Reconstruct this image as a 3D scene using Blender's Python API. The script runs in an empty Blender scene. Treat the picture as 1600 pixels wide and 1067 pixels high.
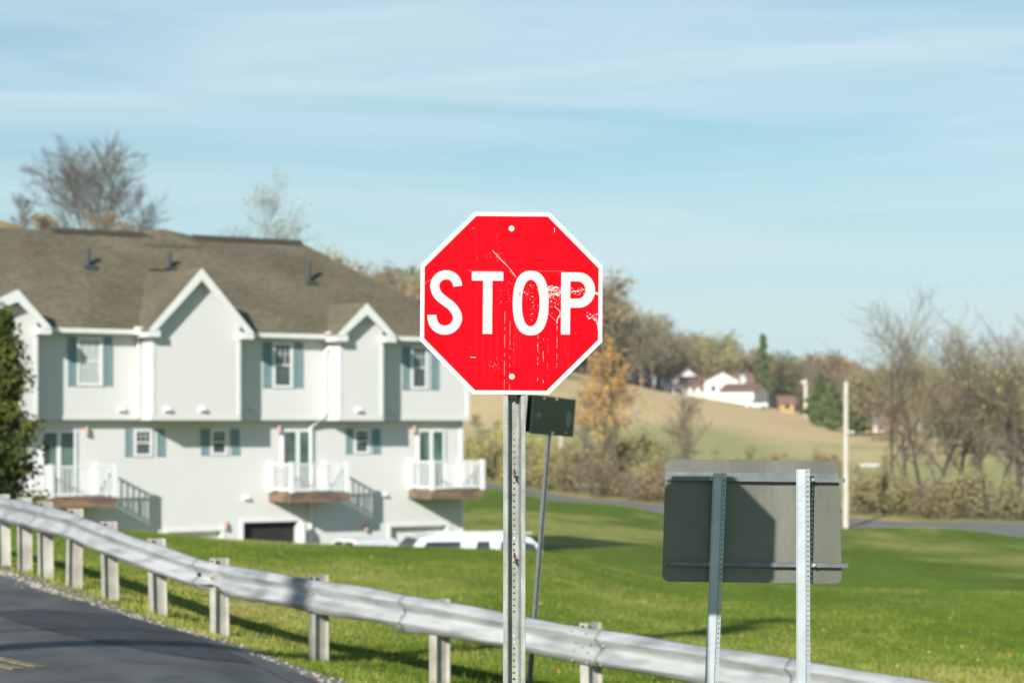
import bpy, math, random
import numpy as np
from mathutils import Vector, Matrix

# ---------------------------------------------------------------- camera, light, exposure
S = bpy.context.scene
COL = S.collection
F = 3778.0          # focal length in pixels of the 1600 px wide photograph
HZ = 668.0          # image row of the eye level
cam_d = bpy.data.cameras.new("camera"); cam = bpy.data.objects.new("camera", cam_d); COL.objects.link(cam)
cam_d.sensor_width = 36.0; cam_d.lens = 85.0
cam.location = (0, 0, 0); cam.rotation_euler = (math.radians(90), 0, 0)
cam_d.shift_y = (HZ - 533.5) / 1600.0
cam_d.clip_start = 0.1; cam_d.clip_end = 9000
cam_d.dof.use_dof = True; cam_d.dof.focus_distance = 10.0; cam_d.dof.aperture_fstop = 4.0
S.camera = cam

SUN_EL = 22.5; SUN_H = Vector((-0.36, -0.933, 0)).normalized()
to_sun = (SUN_H * math.cos(math.radians(SUN_EL)) + Vector((0, 0, math.sin(math.radians(SUN_EL))))).normalized()
sd = bpy.data.lights.new("sun", 'SUN'); so = bpy.data.objects.new("sun", sd); COL.objects.link(so)
sd.energy = 5.0; sd.angle = math.radians(0.5); sd.color = (1.0, 0.955, 0.88)
so.rotation_euler = to_sun.to_track_quat('Z', 'Y').to_euler()
so.location = (-20, -50, 30)

W = bpy.data.worlds.new("World"); S.world = W; W.use_nodes = True
nt = W.node_tree; nt.nodes.clear()
out = nt.nodes.new('ShaderNodeOutputWorld'); bg = nt.nodes.new('ShaderNodeBackground')
sky = nt.nodes.new('ShaderNodeTexSky'); sky.sky_type = 'NISHITA'; sky.sun_disc = False
sky.sun_elevation = math.radians(SUN_EL); sky.sun_rotation = math.atan2(SUN_H.x, SUN_H.y)
sky.air_density = 1.0; sky.dust_density = 0.6; sky.ozone_density = 1.6; sky.altitude = 200
tc = nt.nodes.new('ShaderNodeTexCoord')
mp = nt.nodes.new('ShaderNodeMapping'); mp.inputs['Scale'].default_value = (2.2, 2.2, 26); mp.inputs['Rotation'].default_value = (0.02, 0.10, 0.3)
nz = nt.nodes.new('ShaderNodeTexNoise'); nz.inputs['Scale'].default_value = 1.5; nz.inputs['Detail'].default_value = 8; nz.inputs['Roughness'].default_value = 0.55; nz.inputs['Distortion'].default_value = 0.7
cr = nt.nodes.new('ShaderNodeValToRGB'); cr.color_ramp.elements[0].position = 0.36; cr.color_ramp.elements[1].position = 0.70
cr.color_ramp.elements[0].color = (0.22, 0.22, 0.22, 1); cr.color_ramp.elements[1].color = (0.8, 0.8, 0.8, 1)
mx = nt.nodes.new('ShaderNodeMixRGB'); mx.inputs['Color2'].default_value = (7.3, 8.8, 9.4, 1)
L = nt.links.new
L(tc.outputs['Generated'], mp.inputs['Vector']); L(mp.outputs[0], nz.inputs['Vector']); L(nz.outputs['Fac'], cr.inputs[0])
tn = nt.nodes.new('ShaderNodeMixRGB'); tn.blend_type = 'MULTIPLY'; tn.inputs[0].default_value = 1; tn.inputs[2].default_value = (0.67, 0.99, 1.04, 1)
sp_ = nt.nodes.new('ShaderNodeSeparateXYZ'); mr_ = nt.nodes.new('ShaderNodeMapRange'); mr_.interpolation_type = 'SMOOTHSTEP'; mr_.inputs['From Min'].default_value = 0.16; mr_.inputs['From Max'].default_value = 0.5; mr_.inputs['To Min'].default_value = 1.0; mr_.inputs['To Max'].default_value = 0.12
mm_ = nt.nodes.new('ShaderNodeMath'); mm_.operation = 'MULTIPLY'
L(tc.outputs['Generated'], sp_.inputs[0]); L(sp_.outputs['Z'], mr_.inputs['Value']); L(mr_.outputs[0], mm_.inputs[0]); L(cr.outputs[0], mm_.inputs[1])
L(mm_.outputs[0], mx.inputs['Fac']); L(sky.outputs[0], tn.inputs[1]); L(tn.outputs[0], mx.inputs['Color1']); hz1 = nt.nodes.new('ShaderNodeMapRange'); hz1.interpolation_type = 'SMOOTHSTEP'; hz1.inputs['From Min'].default_value = -0.01; hz1.inputs['From Max'].default_value = 0.13; hz1.inputs['To Min'].default_value = 0.75; hz1.inputs['To Max'].default_value = 0.0
hm1 = nt.nodes.new('ShaderNodeMixRGB'); hm1.inputs['Color2'].default_value = (7.0, 8.5, 9.3, 1)
L(sp_.outputs['Z'], hz1.inputs['Value']); L(hz1.outputs[0], hm1.inputs['Fac']); L(mx.outputs[0], hm1.inputs['Color1']); L(hm1.outputs[0], bg.inputs['Color'])
bg.inputs['Strength'].default_value = 0.075
L(bg.outputs[0], out.inputs['Surface'])
S.view_settings.view_transform = 'Standard'; S.view_settings.look = 'None'; S.view_settings.gamma = 1
S.view_settings.exposure = 0.36
S.cycles.max_bounces = 6; S.cycles.transparent_max_bounces = 6

# ---------------------------------------------------------------- helpers
def at(px, py, d):
    return Vector(((px - 800) / F * d, d, (HZ - py) / F * d))

def mat(name, color, rough=0.7, metal=0.0, noise=0.0, scale=8.0, color2=None, bump=0.0, bscale=None, stretch=(1, 1, 1), spec=None, detail=6, lo=0.35, hi=0.65):
    m = bpy.data.materials.new(name); m.use_nodes = True
    n = m.node_tree.nodes; l = m.node_tree.links.new
    b = n['Principled BSDF']; b.inputs['Base Color'].default_value = (*color, 1)
    b.inputs['Roughness'].default_value = rough; b.inputs['Metallic'].default_value = metal
    if spec is not None: b.inputs['Specular IOR Level'].default_value = spec
    t = n.new('ShaderNodeTexCoord'); mpn = n.new('ShaderNodeMapping'); mpn.inputs['Scale'].default_value = stretch
    l(t.outputs['Object'], mpn.inputs['Vector'])
    if color2 is None and noise: color2 = tuple(c * (1 - noise) for c in color)
    if color2 is not None:
        z = n.new('ShaderNodeTexNoise'); z.inputs['Scale'].default_value = scale; z.inputs['Detail'].default_value = detail
        r = n.new('ShaderNodeMapRange'); r.inputs['From Min'].default_value = lo; r.inputs['From Max'].default_value = hi
        x = n.new('ShaderNodeMixRGB'); x.inputs['Color1'].default_value = (*color, 1); x.inputs['Color2'].default_value = (*color2, 1)
        l(mpn.outputs[0], z.inputs['Vector']); l(z.outputs['Fac'], r.inputs['Value']); l(r.outputs[0], x.inputs['Fac']); l(x.outputs[0], b.inputs['Base Color'])
    if bump:
        z2 = n.new('ShaderNodeTexNoise'); z2.inputs['Scale'].default_value = bscale or scale * 4; z2.inputs['Detail'].default_value = 5
        bp = n.new('ShaderNodeBump'); bp.inputs['Strength'].default_value = bump; bp.inputs['Distance'].default_value = 0.01
        l(mpn.outputs[0], z2.inputs['Vector']); l(z2.outputs['Fac'], bp.inputs['Height']); l(bp.outputs[0], b.inputs['Normal'])
    return m

def tag(o, label=None, cat=None, group=None, kind=None):
    if label: o['label'] = label
    if cat: o['category'] = cat
    if group: o['group'] = group
    if kind: o['kind'] = kind
    return o

def empty(name, loc=(0, 0, 0), rz=0.0):
    o = bpy.data.objects.new(name, None); o.location = loc; o.rotation_euler = (0, 0, rz); o.empty_display_size = 0.2
    COL.objects.link(o); return o

def copy_tree(o, parent=None):
    c = o.copy(); COL.objects.link(c); c.parent = parent
    for ch in [k for k in o.children]: copy_tree(ch, c)
    return c

class MB:
    def __init__(s): s.v = []; s.f = []; s.m = []
    def add(s, vs, fs, mi=0):
        b = len(s.v); s.v += [tuple(v) for v in vs]; s.f += [tuple(b + i for i in f) for f in fs]; s.m += [mi] * len(fs); return s
    def box(s, x0, x1, y0, y1, z0, z1, mi=0):
        v = [(x0, y0, z0), (x1, y0, z0), (x1, y1, z0), (x0, y1, z0), (x0, y0, z1), (x1, y0, z1), (x1, y1, z1), (x0, y1, z1)]
        return s.add(v, [(0, 3, 2, 1), (4, 5, 6, 7), (0, 1, 5, 4), (1, 2, 6, 5), (2, 3, 7, 6), (3, 0, 4, 7)], mi)
    def tube(s, a, b, r0, r1=None, n=8, mi=0, cap=True):
        a = Vector(a); b = Vector(b); r1 = r0 if r1 is None else r1
        d = (b - a).normalized(); x = d.orthogonal().normalized(); y = d.cross(x)
        vs = []
        for p, r in ((a, r0), (b, r1)):
            for i in range(n):
                t = 2 * math.pi * i / n; vs.append(p + x * (r * math.cos(t)) + y * (r * math.sin(t)))
        fs = [(i, (i + 1) % n, n + (i + 1) % n, n + i) for i in range(n)]
        if cap: fs += [tuple(range(n - 1, -1, -1)), tuple(range(n, 2 * n))]
        return s.add(vs, fs, mi)
    def prism(s, poly, off, mi=0):      # poly: 3d points, off: extrusion vector
        n = len(poly); off = Vector(off); p = [Vector(q) for q in poly]
        vs = p + [q + off for q in p]
        return s.add(vs, [tuple(range(n)), tuple(range(2 * n - 1, n - 1, -1))] + [(i, n + i, n + (i + 1) % n, (i + 1) % n) for i in range(n)], mi)
    def build(s, name, mats, parent=None, smooth=False, bevel=0, loc=None):
        me = bpy.data.meshes.new(name); me.from_pydata(s.v, [], s.f)
        for m in (mats if isinstance(mats, (list, tuple)) else [mats]): me.materials.append(m)
        me.polygons.foreach_set('material_index', s.m)
        if smooth: me.polygons.foreach_set('use_smooth', [True] * len(s.f))
        me.update()
        import bmesh
        bm = bmesh.new(); bm.from_mesh(me); bmesh.ops.recalc_face_normals(bm, faces=bm.faces)
        if bevel:
            bmesh.ops.remove_doubles(bm, verts=bm.verts, dist=1e-5)
            bmesh.ops.bevel(bm, geom=[e for e in bm.edges if len(e.link_faces) == 2 and e.calc_face_angle(0) > 0.6], offset=bevel, segments=2, affect='EDGES', clamp_overlap=True)
        bm.to_mesh(me); bm.free()
        o = bpy.data.objects.new(name, me); COL.objects.link(o); o.parent = parent
        if loc is not None: o.location = loc
        return o

def np_mesh(name, V, Fq, mats, mi=None, parent=None, smooth=False, cols=None):
    me = bpy.data.meshes.new(name); V = np.asarray(V, dtype=np.float32); Fq = np.asarray(Fq, dtype=np.int32); k = Fq.shape[1]
    me.vertices.add(len(V)); me.vertices.foreach_set('co', V.ravel())
    me.loops.add(Fq.size); me.loops.foreach_set('vertex_index', Fq.ravel())
    me.polygons.add(len(Fq)); me.polygons.foreach_set('loop_start', np.arange(0, Fq.size, k, dtype=np.int32)); me.polygons.foreach_set('loop_total', np.full(len(Fq), k, dtype=np.int32))
    for m in (mats if isinstance(mats, (list, tuple)) else [mats]): me.materials.append(m)
    if mi is not None: me.polygons.foreach_set('material_index', np.asarray(mi, dtype=np.int32))
    me.polygons.foreach_set('use_smooth', np.full(len(Fq), bool(smooth)))
    if cols is not None:
        a = me.color_attributes.new('tint', 'FLOAT_COLOR', 'POINT'); a.data.foreach_set('color', np.asarray(cols, dtype=np.float32).ravel())
    me.update(calc_edges=True)
    o = bpy.data.objects.new(name, me); COL.objects.link(o); o.parent = parent
    return o

# ---------------------------------------------------------------- terrain
PROF = {
 0:    [(8, -1.62), (16, -1.68), (28, -1.70), (31, -1.76), (45, -2.0), (60, -2.3), (66, -3.4), (74, -4.3), (110, -3.8), (180, 15.8), (300, 19), (450, 22), (700, 30), (3000, 60)],
 160:  [(8, -1.62), (16, -1.73), (24, -1.82), (26.5, -1.86), (45, -2.2), (60, -2.45), (66, -3.6), (72, -4.8), (110, -4.2), (180, 12.5), (300, 15), (450, 20), (700, 30), (3000, 60)],
 332:  [(8, -1.62), (16, -1.8), (22.5, -1.98), (24.4, -2.09), (45, -2.45), (60, -2.72), (65, -3.9), (70, -5.2), (110, -5.0), (180, 5), (300, 10), (450, 18), (700, 28), (3000, 60)],
 487:  [(8, -1.62), (16, -1.95), (21, -2.18), (23.1, -2.23), (45, -2.65), (60, -2.85), (64, -4.3), (69, -5.3), (110, -5.3), (180, 0), (300, 7), (450, 17), (700, 27), (3000, 60)],
 676:  [(8, -1.62), (16, -2.05), (21.7, -2.33), (45, -2.75), (60, -2.93), (63.5, -4.6), (70, -5.0), (100, -5.3), (200, -5.5), (236, -6.1), (246, -5.6), (300, -3), (400, 9), (520, 18), (700, 25), (3000, 60)],
 850:  [(8, -1.62), (16, -2.1), (20.4, -2.43), (45, -2.8), (60, -3.02), (70, -4.2), (100, -4.7), (150, -5.2), (212, -6.45), (222, -5.95), (300, -3.5), (420, 7.5), (520, 13), (700, 20), (3000, 60)],
 1050: [(8, -1.62), (16, -2.15), (20, -2.48), (40, -3.1), (80, -4.4), (120, -5.3), (188, -7.0), (197, -6.5), (300, -4.3), (470, 5.0), (560, 7.9), (640, 8.6), (900, 12), (3000, 40)],
 1150: [(8, -1.62), (16, -2.17), (19.3, -2.5), (40, -3.13), (80, -4.45), (120, -5.4), (178, -6.95), (187, -6.45), (300, -4.8), (470, 3.0), (555, 5.75), (600, 6.3), (640, 6.8), (900, 9), (3000, 35)],
 1300: [(8, -1.62), (16, -2.2), (18.4, -2.55), (40, -3.2), (80, -4.6), (120, -5.6), (166, -6.9), (174, -6.4), (300, -5.2), (470, -0.3), (560, 1.6), (650, 2.6), (900, 7), (1300, 12), (3000, 30)],
 1600: [(8, -1.62), (16, -2.25), (18, -2.6), (40, -3.3), (80, -4.7), (120, -5.7), (148, -6.75), (156, -6.25), (300, -5.2), (560, -1.0), (900, 5), (1300, 10), (3000, 28)],
}
LD = np.linspace(math.log(8), math.log(3000), 1200); PX = np.linspace(-300, 1900, 221)
pk = sorted(PROF)
G0 = np.array([np.interp(LD, [math.log(a) for a, b in PROF[k]], [b for a, b in PROF[k]]) for k in pk])
G = np.array([[0.0] * len(LD)] * len(PX))
for j in range(len(LD)): G[:, j] = np.interp(PX, pk, G0[:, j])
def gsm(A, sg, ax):
    r = int(3 * sg); k = np.exp(-0.5 * (np.arange(-r, r + 1) / sg) ** 2); k /= k.sum()
    P = np.pad(A, [(r, r) if i == ax else (0, 0) for i in range(2)], mode='edge')
    return sum(k[i] * (P[i:i + A.shape[0], :] if ax == 0 else P[:, i:i + A.shape[1]]) for i in range(2 * r + 1))
G = gsm(gsm(G, 1.6, 1), 3.5, 0)
def TZ(x, y):
    x = np.asarray(x, dtype=float); y = np.asarray(y, dtype=float)
    yy = np.maximum(y, 8.0); px = np.clip(800 + F * x / yy, -300, 1899.9)
    fi = (px + 300) / 10.0; fj = (np.log(np.minimum(yy, 2999)) - LD[0]) / (LD[1] - LD[0])
    i = np.clip(fi.astype(int), 0, 219); j = np.clip(fj.astype(int), 0, 1198); a = fi - i; b = fj - j
    z = (G[i, j] * (1 - a) + G[i + 1, j] * a) * (1 - b) + (G[i, j + 1] * (1 - a) + G[i + 1, j + 1] * a) * b
    t = np.clip((y - 4) / 10.0, 0, 1)
    return -1.6 * (1 - t) + z * t
def tz(x, y): return float(TZ(np.array([x]), np.array([y]))[0])
def ground(px, d): x = (px - 800) / F * d; return Vector((x, d, tz(x, d)))

def vnoise(x, y, seed=0, octv=4):
    r = np.random.RandomState(seed); T = r.rand(64, 64); o = 0; amp = 1; tot = 0
    for k in range(octv):
        fx = x * 2 ** k + k * 7.3; fy = y * 2 ** k + k * 3.1
        i = np.floor(fx).astype(int); j = np.floor(fy).astype(int); a = fx - i; b = fy - j; a = a * a * (3 - 2 * a); b = b * b * (3 - 2 * b)
        g = lambda p, q: T[p % 64, q % 64]
        o = o + amp * ((g(i, j) * (1 - a) + g(i + 1, j) * a) * (1 - b) + (g(i, j + 1) * (1 - a) + g(i + 1, j + 1) * a) * b); tot += amp; amp *= 0.55
    return o / tot

kk = np.concatenate([-np.geomspace(4, 0.29, 20), np.arange(-0.27, 0.2701, 0.0016), np.geomspace(0.29, 4, 20)])
yy = np.concatenate([-np.geomspace(300, 3, 12), np.linspace(-1, 8, 10), np.geomspace(8.3, 2000, 320)])
K, Y = np.meshgrid(kk, yy, indexing='ij'); X = K * np.sqrt(Y ** 2 + 3600 * np.exp(-np.abs(Y) / 60) ); Z = TZ(X, Y)
# lawn / field colouring
LAWN = np.array([0.135, 0.205, 0.022]); LAWN2 = np.array([0.33, 0.32, 0.085]); TAN = np.array([0.74, 0.55, 0.29]); OLV = np.array([0.42, 0.41, 0.17]); WOOD = np.array([0.30, 0.22, 0.12])
def roadd(px): return np.interp(px, [500, 650, 740, 850, 1050, 1300, 1600, 1750], [290, 262, 241, 217, 192.5, 170, 152, 143])
PXV = 800 + F * X / np.maximum(Y, 8)
def mixc(A, B, t): return A * (1 - t[..., None]) + B * t[..., None]
n1 = vnoise(X * 0.09, Y * 0.035, 3); n2 = vnoise(X * 0.5, Y * 0.12, 5); n3 = vnoise(X * 0.03, Y * 0.012, 9)
C = mixc(np.broadcast_to(LAWN, X.shape + (3,)), LAWN2, np.clip((n1 * 0.6 + n2 * 0.4 - 0.48) * 5, 0, 0.9))
n4 = vnoise(X * 1.6, Y * .5, 15); C = C * (0.62 + 0.4 * n2[..., None] + .36 * n4[..., None])
sp = np.clip((Y - roadd(PXV) - 5) / 8, 0, 1)
elev = HZ - F * Z / np.maximum(Y, 8)
fieldc = mixc(np.broadcast_to(OLV, X.shape + (3,)), TAN, np.clip((715 - elev + (n3 - .5) * 130 + (n1 - .5) * 40) / 45, 0, 1))
C = mixc(C, fieldc, sp)
wf = np.clip((Y - 640) / 60, 0, 1); C = mixc(C, WOOD, wf)
C = mixc(C, np.array([.46, .31, .13]), np.clip((Y - 100) / 20, 0, 1) * np.clip((600 - PXV) / 60, 0, 1))
nk, ny = X.shape
V = np.stack([X, Y, Z], -1).reshape(-1, 3); ii, jj = np.meshgrid(np.arange(nk - 1), np.arange(ny - 1), indexing='ij'); a = (ii * ny + jj).ravel()
Fq = np.stack([a, a + ny, a + ny + 1, a + 1], -1)
mg = bpy.data.materials.new('ground_turf'); mg.use_nodes = True
n = mg.node_tree.nodes; l = mg.node_tree.links.new; b = n['Principled BSDF']; b.inputs['Roughness'].default_value = 0.95; b.inputs['Specular IOR Level'].default_value = 0.1
vc = n.new('ShaderNodeVertexColor'); vc.layer_name = 'tint'
t = n.new('ShaderNodeTexCoord'); z1 = n.new('ShaderNodeTexNoise'); z1.inputs['Scale'].default_value = 3.0; z1.inputs['Detail'].default_value = 10; z1.inputs['Roughness'].default_value = 0.7
r1 = n.new('ShaderNodeMapRange'); r1.inputs['From Min'].default_value = 0.3; r1.inputs['From Max'].default_value = 0.7; r1.inputs['To Min'].default_value = 0.6; r1.inputs['To Max'].default_value = 1.4
mu = n.new('ShaderNodeVectorMath'); mu.operation = 'SCALE'
bp = n.new('ShaderNodeBump'); bp.inputs['Strength'].default_value = 0.8; bp.inputs['Distance'].default_value = 0.05
z2 = n.new('ShaderNodeTexNoise'); z2.inputs['Scale'].default_value = 12; z2.inputs['Detail'].default_value = 6
l(t.outputs['Object'], z1.inputs['Vector']); l(t.outputs['Object'], z2.inputs['Vector']); l(z1.outputs['Fac'], r1.inputs['Value']); l(vc.outputs['Color'], mu.inputs[0]); l(r1.outputs[0], mu.inputs['Scale'])
l(mu.outputs[0], b.inputs['Base Color']); l(z2.outputs['Fac'], bp.inputs['Height']); l(bp.outputs[0], b.inputs['Normal'])
tag(np_mesh('ground', V, Fq, mg, smooth=True, cols=np.concatenate([C.reshape(-1, 3), np.ones((nk * ny, 1))], 1)), kind='structure')

def sheet(name, left, right, m, off, nc=14, skirt=True):
    """ribbon between two polylines (same count of xy points) draped over the ground"""
    left = np.array(left, float); right = np.array(right, float); n = len(left)
    P = np.array([left * (1 - t) + right * t for t in np.linspace(0, 1, nc)])      # nc,n,2
    Zs = TZ(P[..., 0], P[..., 1]) + off
    V = np.concatenate([P, Zs[..., None]], -1).reshape(-1, 3).tolist(); fs = []
    for i in range(nc - 1):
        for j in range(n - 1): fs.append((i * n + j, (i + 1) * n + j, (i + 1) * n + j + 1, i * n + j + 1))
    if skirt:
        for e in (0, nc - 1):
            base = len(V)
            for j in range(n): q = V[e * n + j]; V.append([q[0], q[1], q[2] - off - 0.05])
            for j in range(n - 1): fs.append((e * n + j, e * n + j + 1, base + j + 1, base + j))
    mb = MB(); mb.v = [tuple(q) for q in V]; mb.f = fs; mb.m = [0] * len(fs)
    return mb.build(name, m)

def dens(pts, step):
    out = []
    pts = [Vector(p) for p in pts]
    for i in range(len(pts) - 1):
        p0 = pts[max(i - 1, 0)]; p1 = pts[i]; p2 = pts[i + 1]; p3 = pts[min(i + 2, len(pts) - 1)]
        k = max(1, int((p2 - p1).length / step))
        for q in range(k):
            t = q / k
            out.append(0.5 * ((2 * p1) + (p2 - p0) * t + (2 * p0 - 5 * p1 + 4 * p2 - p3) * t * t + (-p0 + 3 * p1 - 3 * p2 + p3) * t ** 3))
    out.append(pts[-1]); return out

asphalt = mat('asphalt', (0.075, 0.078, 0.076), 0.85, color2=(0.14, 0.143, 0.135), scale=2.2, detail=12, stretch=(1.0, 0.35, 1), bump=0.6, bscale=60)
road_dark = mat('dark_road_mix', (0.04, 0.043, 0.046), 0.8, color2=(0.06, 0.062, 0.062), scale=2, bump=0.5, bscale=70)
gravel = mat('gravel', (0.36, 0.33, 0.27), 0.95, color2=(0.14, 0.13, 0.09), scale=9, bump=1.0, bscale=40)
ypaint = mat('yellow_paint', (0.42, 0.31, 0.08), 0.8, color2=(0.16, 0.14, 0.08), scale=9)

EDGE_IMG = [(-260, 868, 38), (-120, 880, 32.5), (0, 897, 28), (60, 925, 26.0), (150, 945, 24.6), (215, 965, 23.7), (300, 990, 22.9), (380, 1025, 21.9), (450, 1060, 21.2)]
edge = [Vector(((px - 800) / F * d, d)) for px, py, d in EDGE_IMG]
edge = [Vector((-18, 54)), Vector((-14, 45))] + edge + [Vector((-1.45, 19.6)), Vector((-1.15, 17.5)), Vector((-0.95, 15)), Vector((-0.8, 12)), Vector((-0.6, 9)), Vector((0.2, 5)), Vector((1.6, 1)), Vector((2.6, -6)), Vector((2.8, -30))]
ed = dens(edge, 0.25)
rr = random.Random(5)
def normal2(pts, i):
    d = (pts[min(i + 1, len(pts) - 1)] - pts[max(i - 1, 0)]); d.normalize(); return Vector((-d.y, d.x))   # points away from the road (left of travel)
wob = [rr.uniform(-0.03, 0.03) for _ in ed]
edw = [p + normal2(ed, i) * wob[i] for i, p in enumerate(ed)]
# far side of the road
inner = []
for i, p in enumerate(ed):
    nn = normal2(ed, i); w = 8.5
    inner.append(p - nn * w)
for i in range(1, len(inner)):      # keep the far edge from folding at the corner
    if inner[i].y > inner[i - 1].y: inner[i] = Vector((inner[i - 1].x, inner[i - 1].y - 0.02))
tag(sheet('road', edw, inner, asphalt, 0.02, 36), kind='structure')
# gravel shoulder
gl = [p + normal2(ed, i) * (0.22 + 0.30 * float(vnoise(np.array([i * 0.09]), np.array([1.0]), 21, 3)[0]) + rr.uniform(-.05, .05) + .35 * max(0, min(1, (ed[i].y - 24) / 2))) for i, p in enumerate(ed)]
gr_ = [p - normal2(ed, i) * 0.3 for i, p in enumerate(ed)]
tag(sheet('gravel_shoulder', gl, gr_, gravel, 0.009, 8, False), kind='structure')
# darker sheet laid over the road along its edge
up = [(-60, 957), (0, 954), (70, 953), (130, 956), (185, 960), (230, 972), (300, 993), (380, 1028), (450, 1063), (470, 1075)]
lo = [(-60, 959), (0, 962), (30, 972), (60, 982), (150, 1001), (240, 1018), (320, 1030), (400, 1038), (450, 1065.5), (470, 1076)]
def on_ground(px, py, d0=20.0):
    d = d0
    for _ in range(60):
        x = (px - 800) / F * d; dn = (tz(x, d) + 0.02) * F / (HZ - py); d = 0.5 * d + 0.5 * dn
    return Vector(((px - 800) / F * d, d))
def resample(arr, n):
    P = [on_ground(*p) for p in arr]; out = []
    for t in np.linspace(0, len(P) - 1, n):
        i = min(int(t), len(P) - 2); out.append(P[i].lerp(P[i + 1], t - i))
    return out
tag(sheet('dark_road_sheet', resample(up, 60), resample(lo, 60), road_dark, 0.024, 10, False), kind='structure')
# yellow centre lines
for k, (A, B) in enumerate([((-90, 1010), (64, 1042)), ((-90, 1022), (30, 1045))]):
    P = [on_ground(A[0] + (B[0] - A[0]) * t, A[1] + (B[1] - A[1]) * t) for t in np.linspace(0, 1, 20)]
    dd = (P[-1] - P[0]).normalized(); nn = Vector((-dd.y, dd.x)) * 0.05
    tag(sheet('road_marking', [p - nn for p in P], [p + nn for p in P], ypaint, 0.0245 + 0.001 * k, 3), kind='structure')

# far road
fr = []
for px in np.linspace(480, 1750, 90):
    d = float(roadd(px)); fr.append(((px - 800) / F * d, d))
def widen(pts, w):
    o = []
    for i, p in enumerate(pts):
        o.append((p[0] * (1 + w / p[1]), p[1] + w))
    return o
farroad = mat('far_asphalt', (0.21, 0.205, 0.20), 0.9, noise=0.15, scale=0.5)
drygrass = mat('dry_verge', (0.55, 0.38, 0.17), 0.95, noise=0.35, scale=0.7)
tag(sheet('far_road', widen(fr, -4.2), widen(fr, 4.2), farroad, 0.06, 5), kind='structure')
tag(sheet('verge', widen(fr, 4.0), widen(fr, 6.4), drygrass, 0.04, 3), kind='structure')

# ---------------------------------------------------------------- guardrail
galv = mat('galvanised_steel', (0.50, 0.52, 0.52), 0.42, 0.35, color2=(0.36, 0.37, 0.36), scale=5, stretch=(1, 1, 3), bump=0.15, bscale=30)
galv_post = mat('galvanised_post', (0.52, 0.50, 0.445), 0.6, 0.1, color2=(0.33, 0.31, 0.27), scale=4, bump=0.2, bscale=40)
darkhole = mat('dark_hole', (0.015, 0.015, 0.015), 0.9)
rail_m = mat('rail_steel', (0.48, 0.49, 0.49), 0.45, 0.2, color2=(0.25, 0.265, 0.27), scale=2.2, stretch=(1, 1, 5), bump=0.2, bscale=22, lo=0.42, hi=0.72)
RAIL = [(-190, 37.5, 775), (-95, 34.4, 774), (-38, 32.3, 774), (-5, 31.0, 776), (28, 29.8, 781), (60, 28.7, 788), (105, 27.6, 799), (160, 26.5, 819), (235, 25.4, 846), (332, 24.4, 877), (487, 23.1, 904), (676, 21.7, 935), (913, 20.4, 979), (1255, 18.4, 1031), (1640, 16.6, 1095)]
rp = [at(px, y, d) for px, d, y in RAIL]
RT = rp
gr = empty('guardrail', (rp[9].x, rp[9].y, tz(rp[9].x, rp[9].y)))
tag(gr, 'long galvanised steel guardrail on short posts curving along the road edge', 'guardrail')
O = gr.location.copy()
path = dens(rp, 0.06)
prof = [(0.012, 0.0), (0.030, -0.006), (0.078, -0.052), (0.083, -0.066), (0.078, -0.082), (0.022, -0.132), (0.012, -0.156), (0.022, -0.180), (0.078, -0.230), (0.083, -0.246), (0.078, -0.260), (0.030, -0.306), (0.012, -0.312)]
def hn(i):
    d = path[min(i + 2, len(path) - 1)] - path[max(i - 2, 0)]; d.z = 0; d.normalize(); return Vector((-d.y, d.x, 0)) * -1.0
acc = [0]
for i in range(1, len(path)): acc.append(acc[-1] + (path[i] - path[i - 1]).length)
# arclength of each post
pa = []
for q in rp:
    pa.append(acc[min(range(len(path)), key=lambda i: (path[i] - q).length)])
joints = [pa[0] - 1, pa[2] + .3, pa[5] - 0.1, pa[9] - 0.30, pa[11] - 0.42, pa[12] + 0.2, pa[13] - 0.15, acc[-1] + 1]
dent = lambda s, c, w: math.exp(-((s - c) / w) ** 2)
for k in range(len(joints) - 1):
    idx = [i for i in range(len(path)) if joints[k] - 0.0 <= acc[i] <= joints[k + 1] + 0.28]
    if len(idx) < 3: continue
    V = []; fs = []; np_ = len(prof)
    for q, i in enumerate(idx):
        nn = hn(i); s = acc[i]
        endlift = 0.014 if acc[i] < joints[k] + 0.36 else 0.0
        d1 = dent(s, pa[9] + 0.05, 0.16); d2 = dent(s, pa[10] - 0.02, 0.5); d3 = dent(s, pa[11] - 0.35, 0.2)
        wob = 0.008 * math.sin(s * 2.1) + 0.005 * math.sin(s * 5.3 + 1)
        for jx, (o, zz) in enumerate(prof):
            o2 = o * (1 - 0.55 * d1 - 0.3 * d2) + endlift * 0.5 + wob - 0.03 * d1
            z2 = zz - 0.015 * d1 * (jx < 5) + (0.03 * d1 if jx > 9 else 0) - (0.035 * d3 if jx > 10 else 0) + 0.006 * math.sin(s * 3.7 + jx)
            if jx > 6: o2 += 0.02 * d2
            V.append(path[i] + nn * (o2 + 0.0) + Vector((0, 0, z2)) - O)
    for q in range(len(idx) - 1):
        for jx in range(np_ - 1): fs.append((q * np_ + jx, (q + 1) * np_ + jx, (q + 1) * np_ + jx + 1, q * np_ + jx + 1))
    mb = MB(); mb.add(V, fs)
    o = mb.build('rail_panel', rail_m, gr, smooth=True)
    m = o.modifiers.new('thick', 'SOLIDIFY'); m.thickness = 0.004
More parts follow.
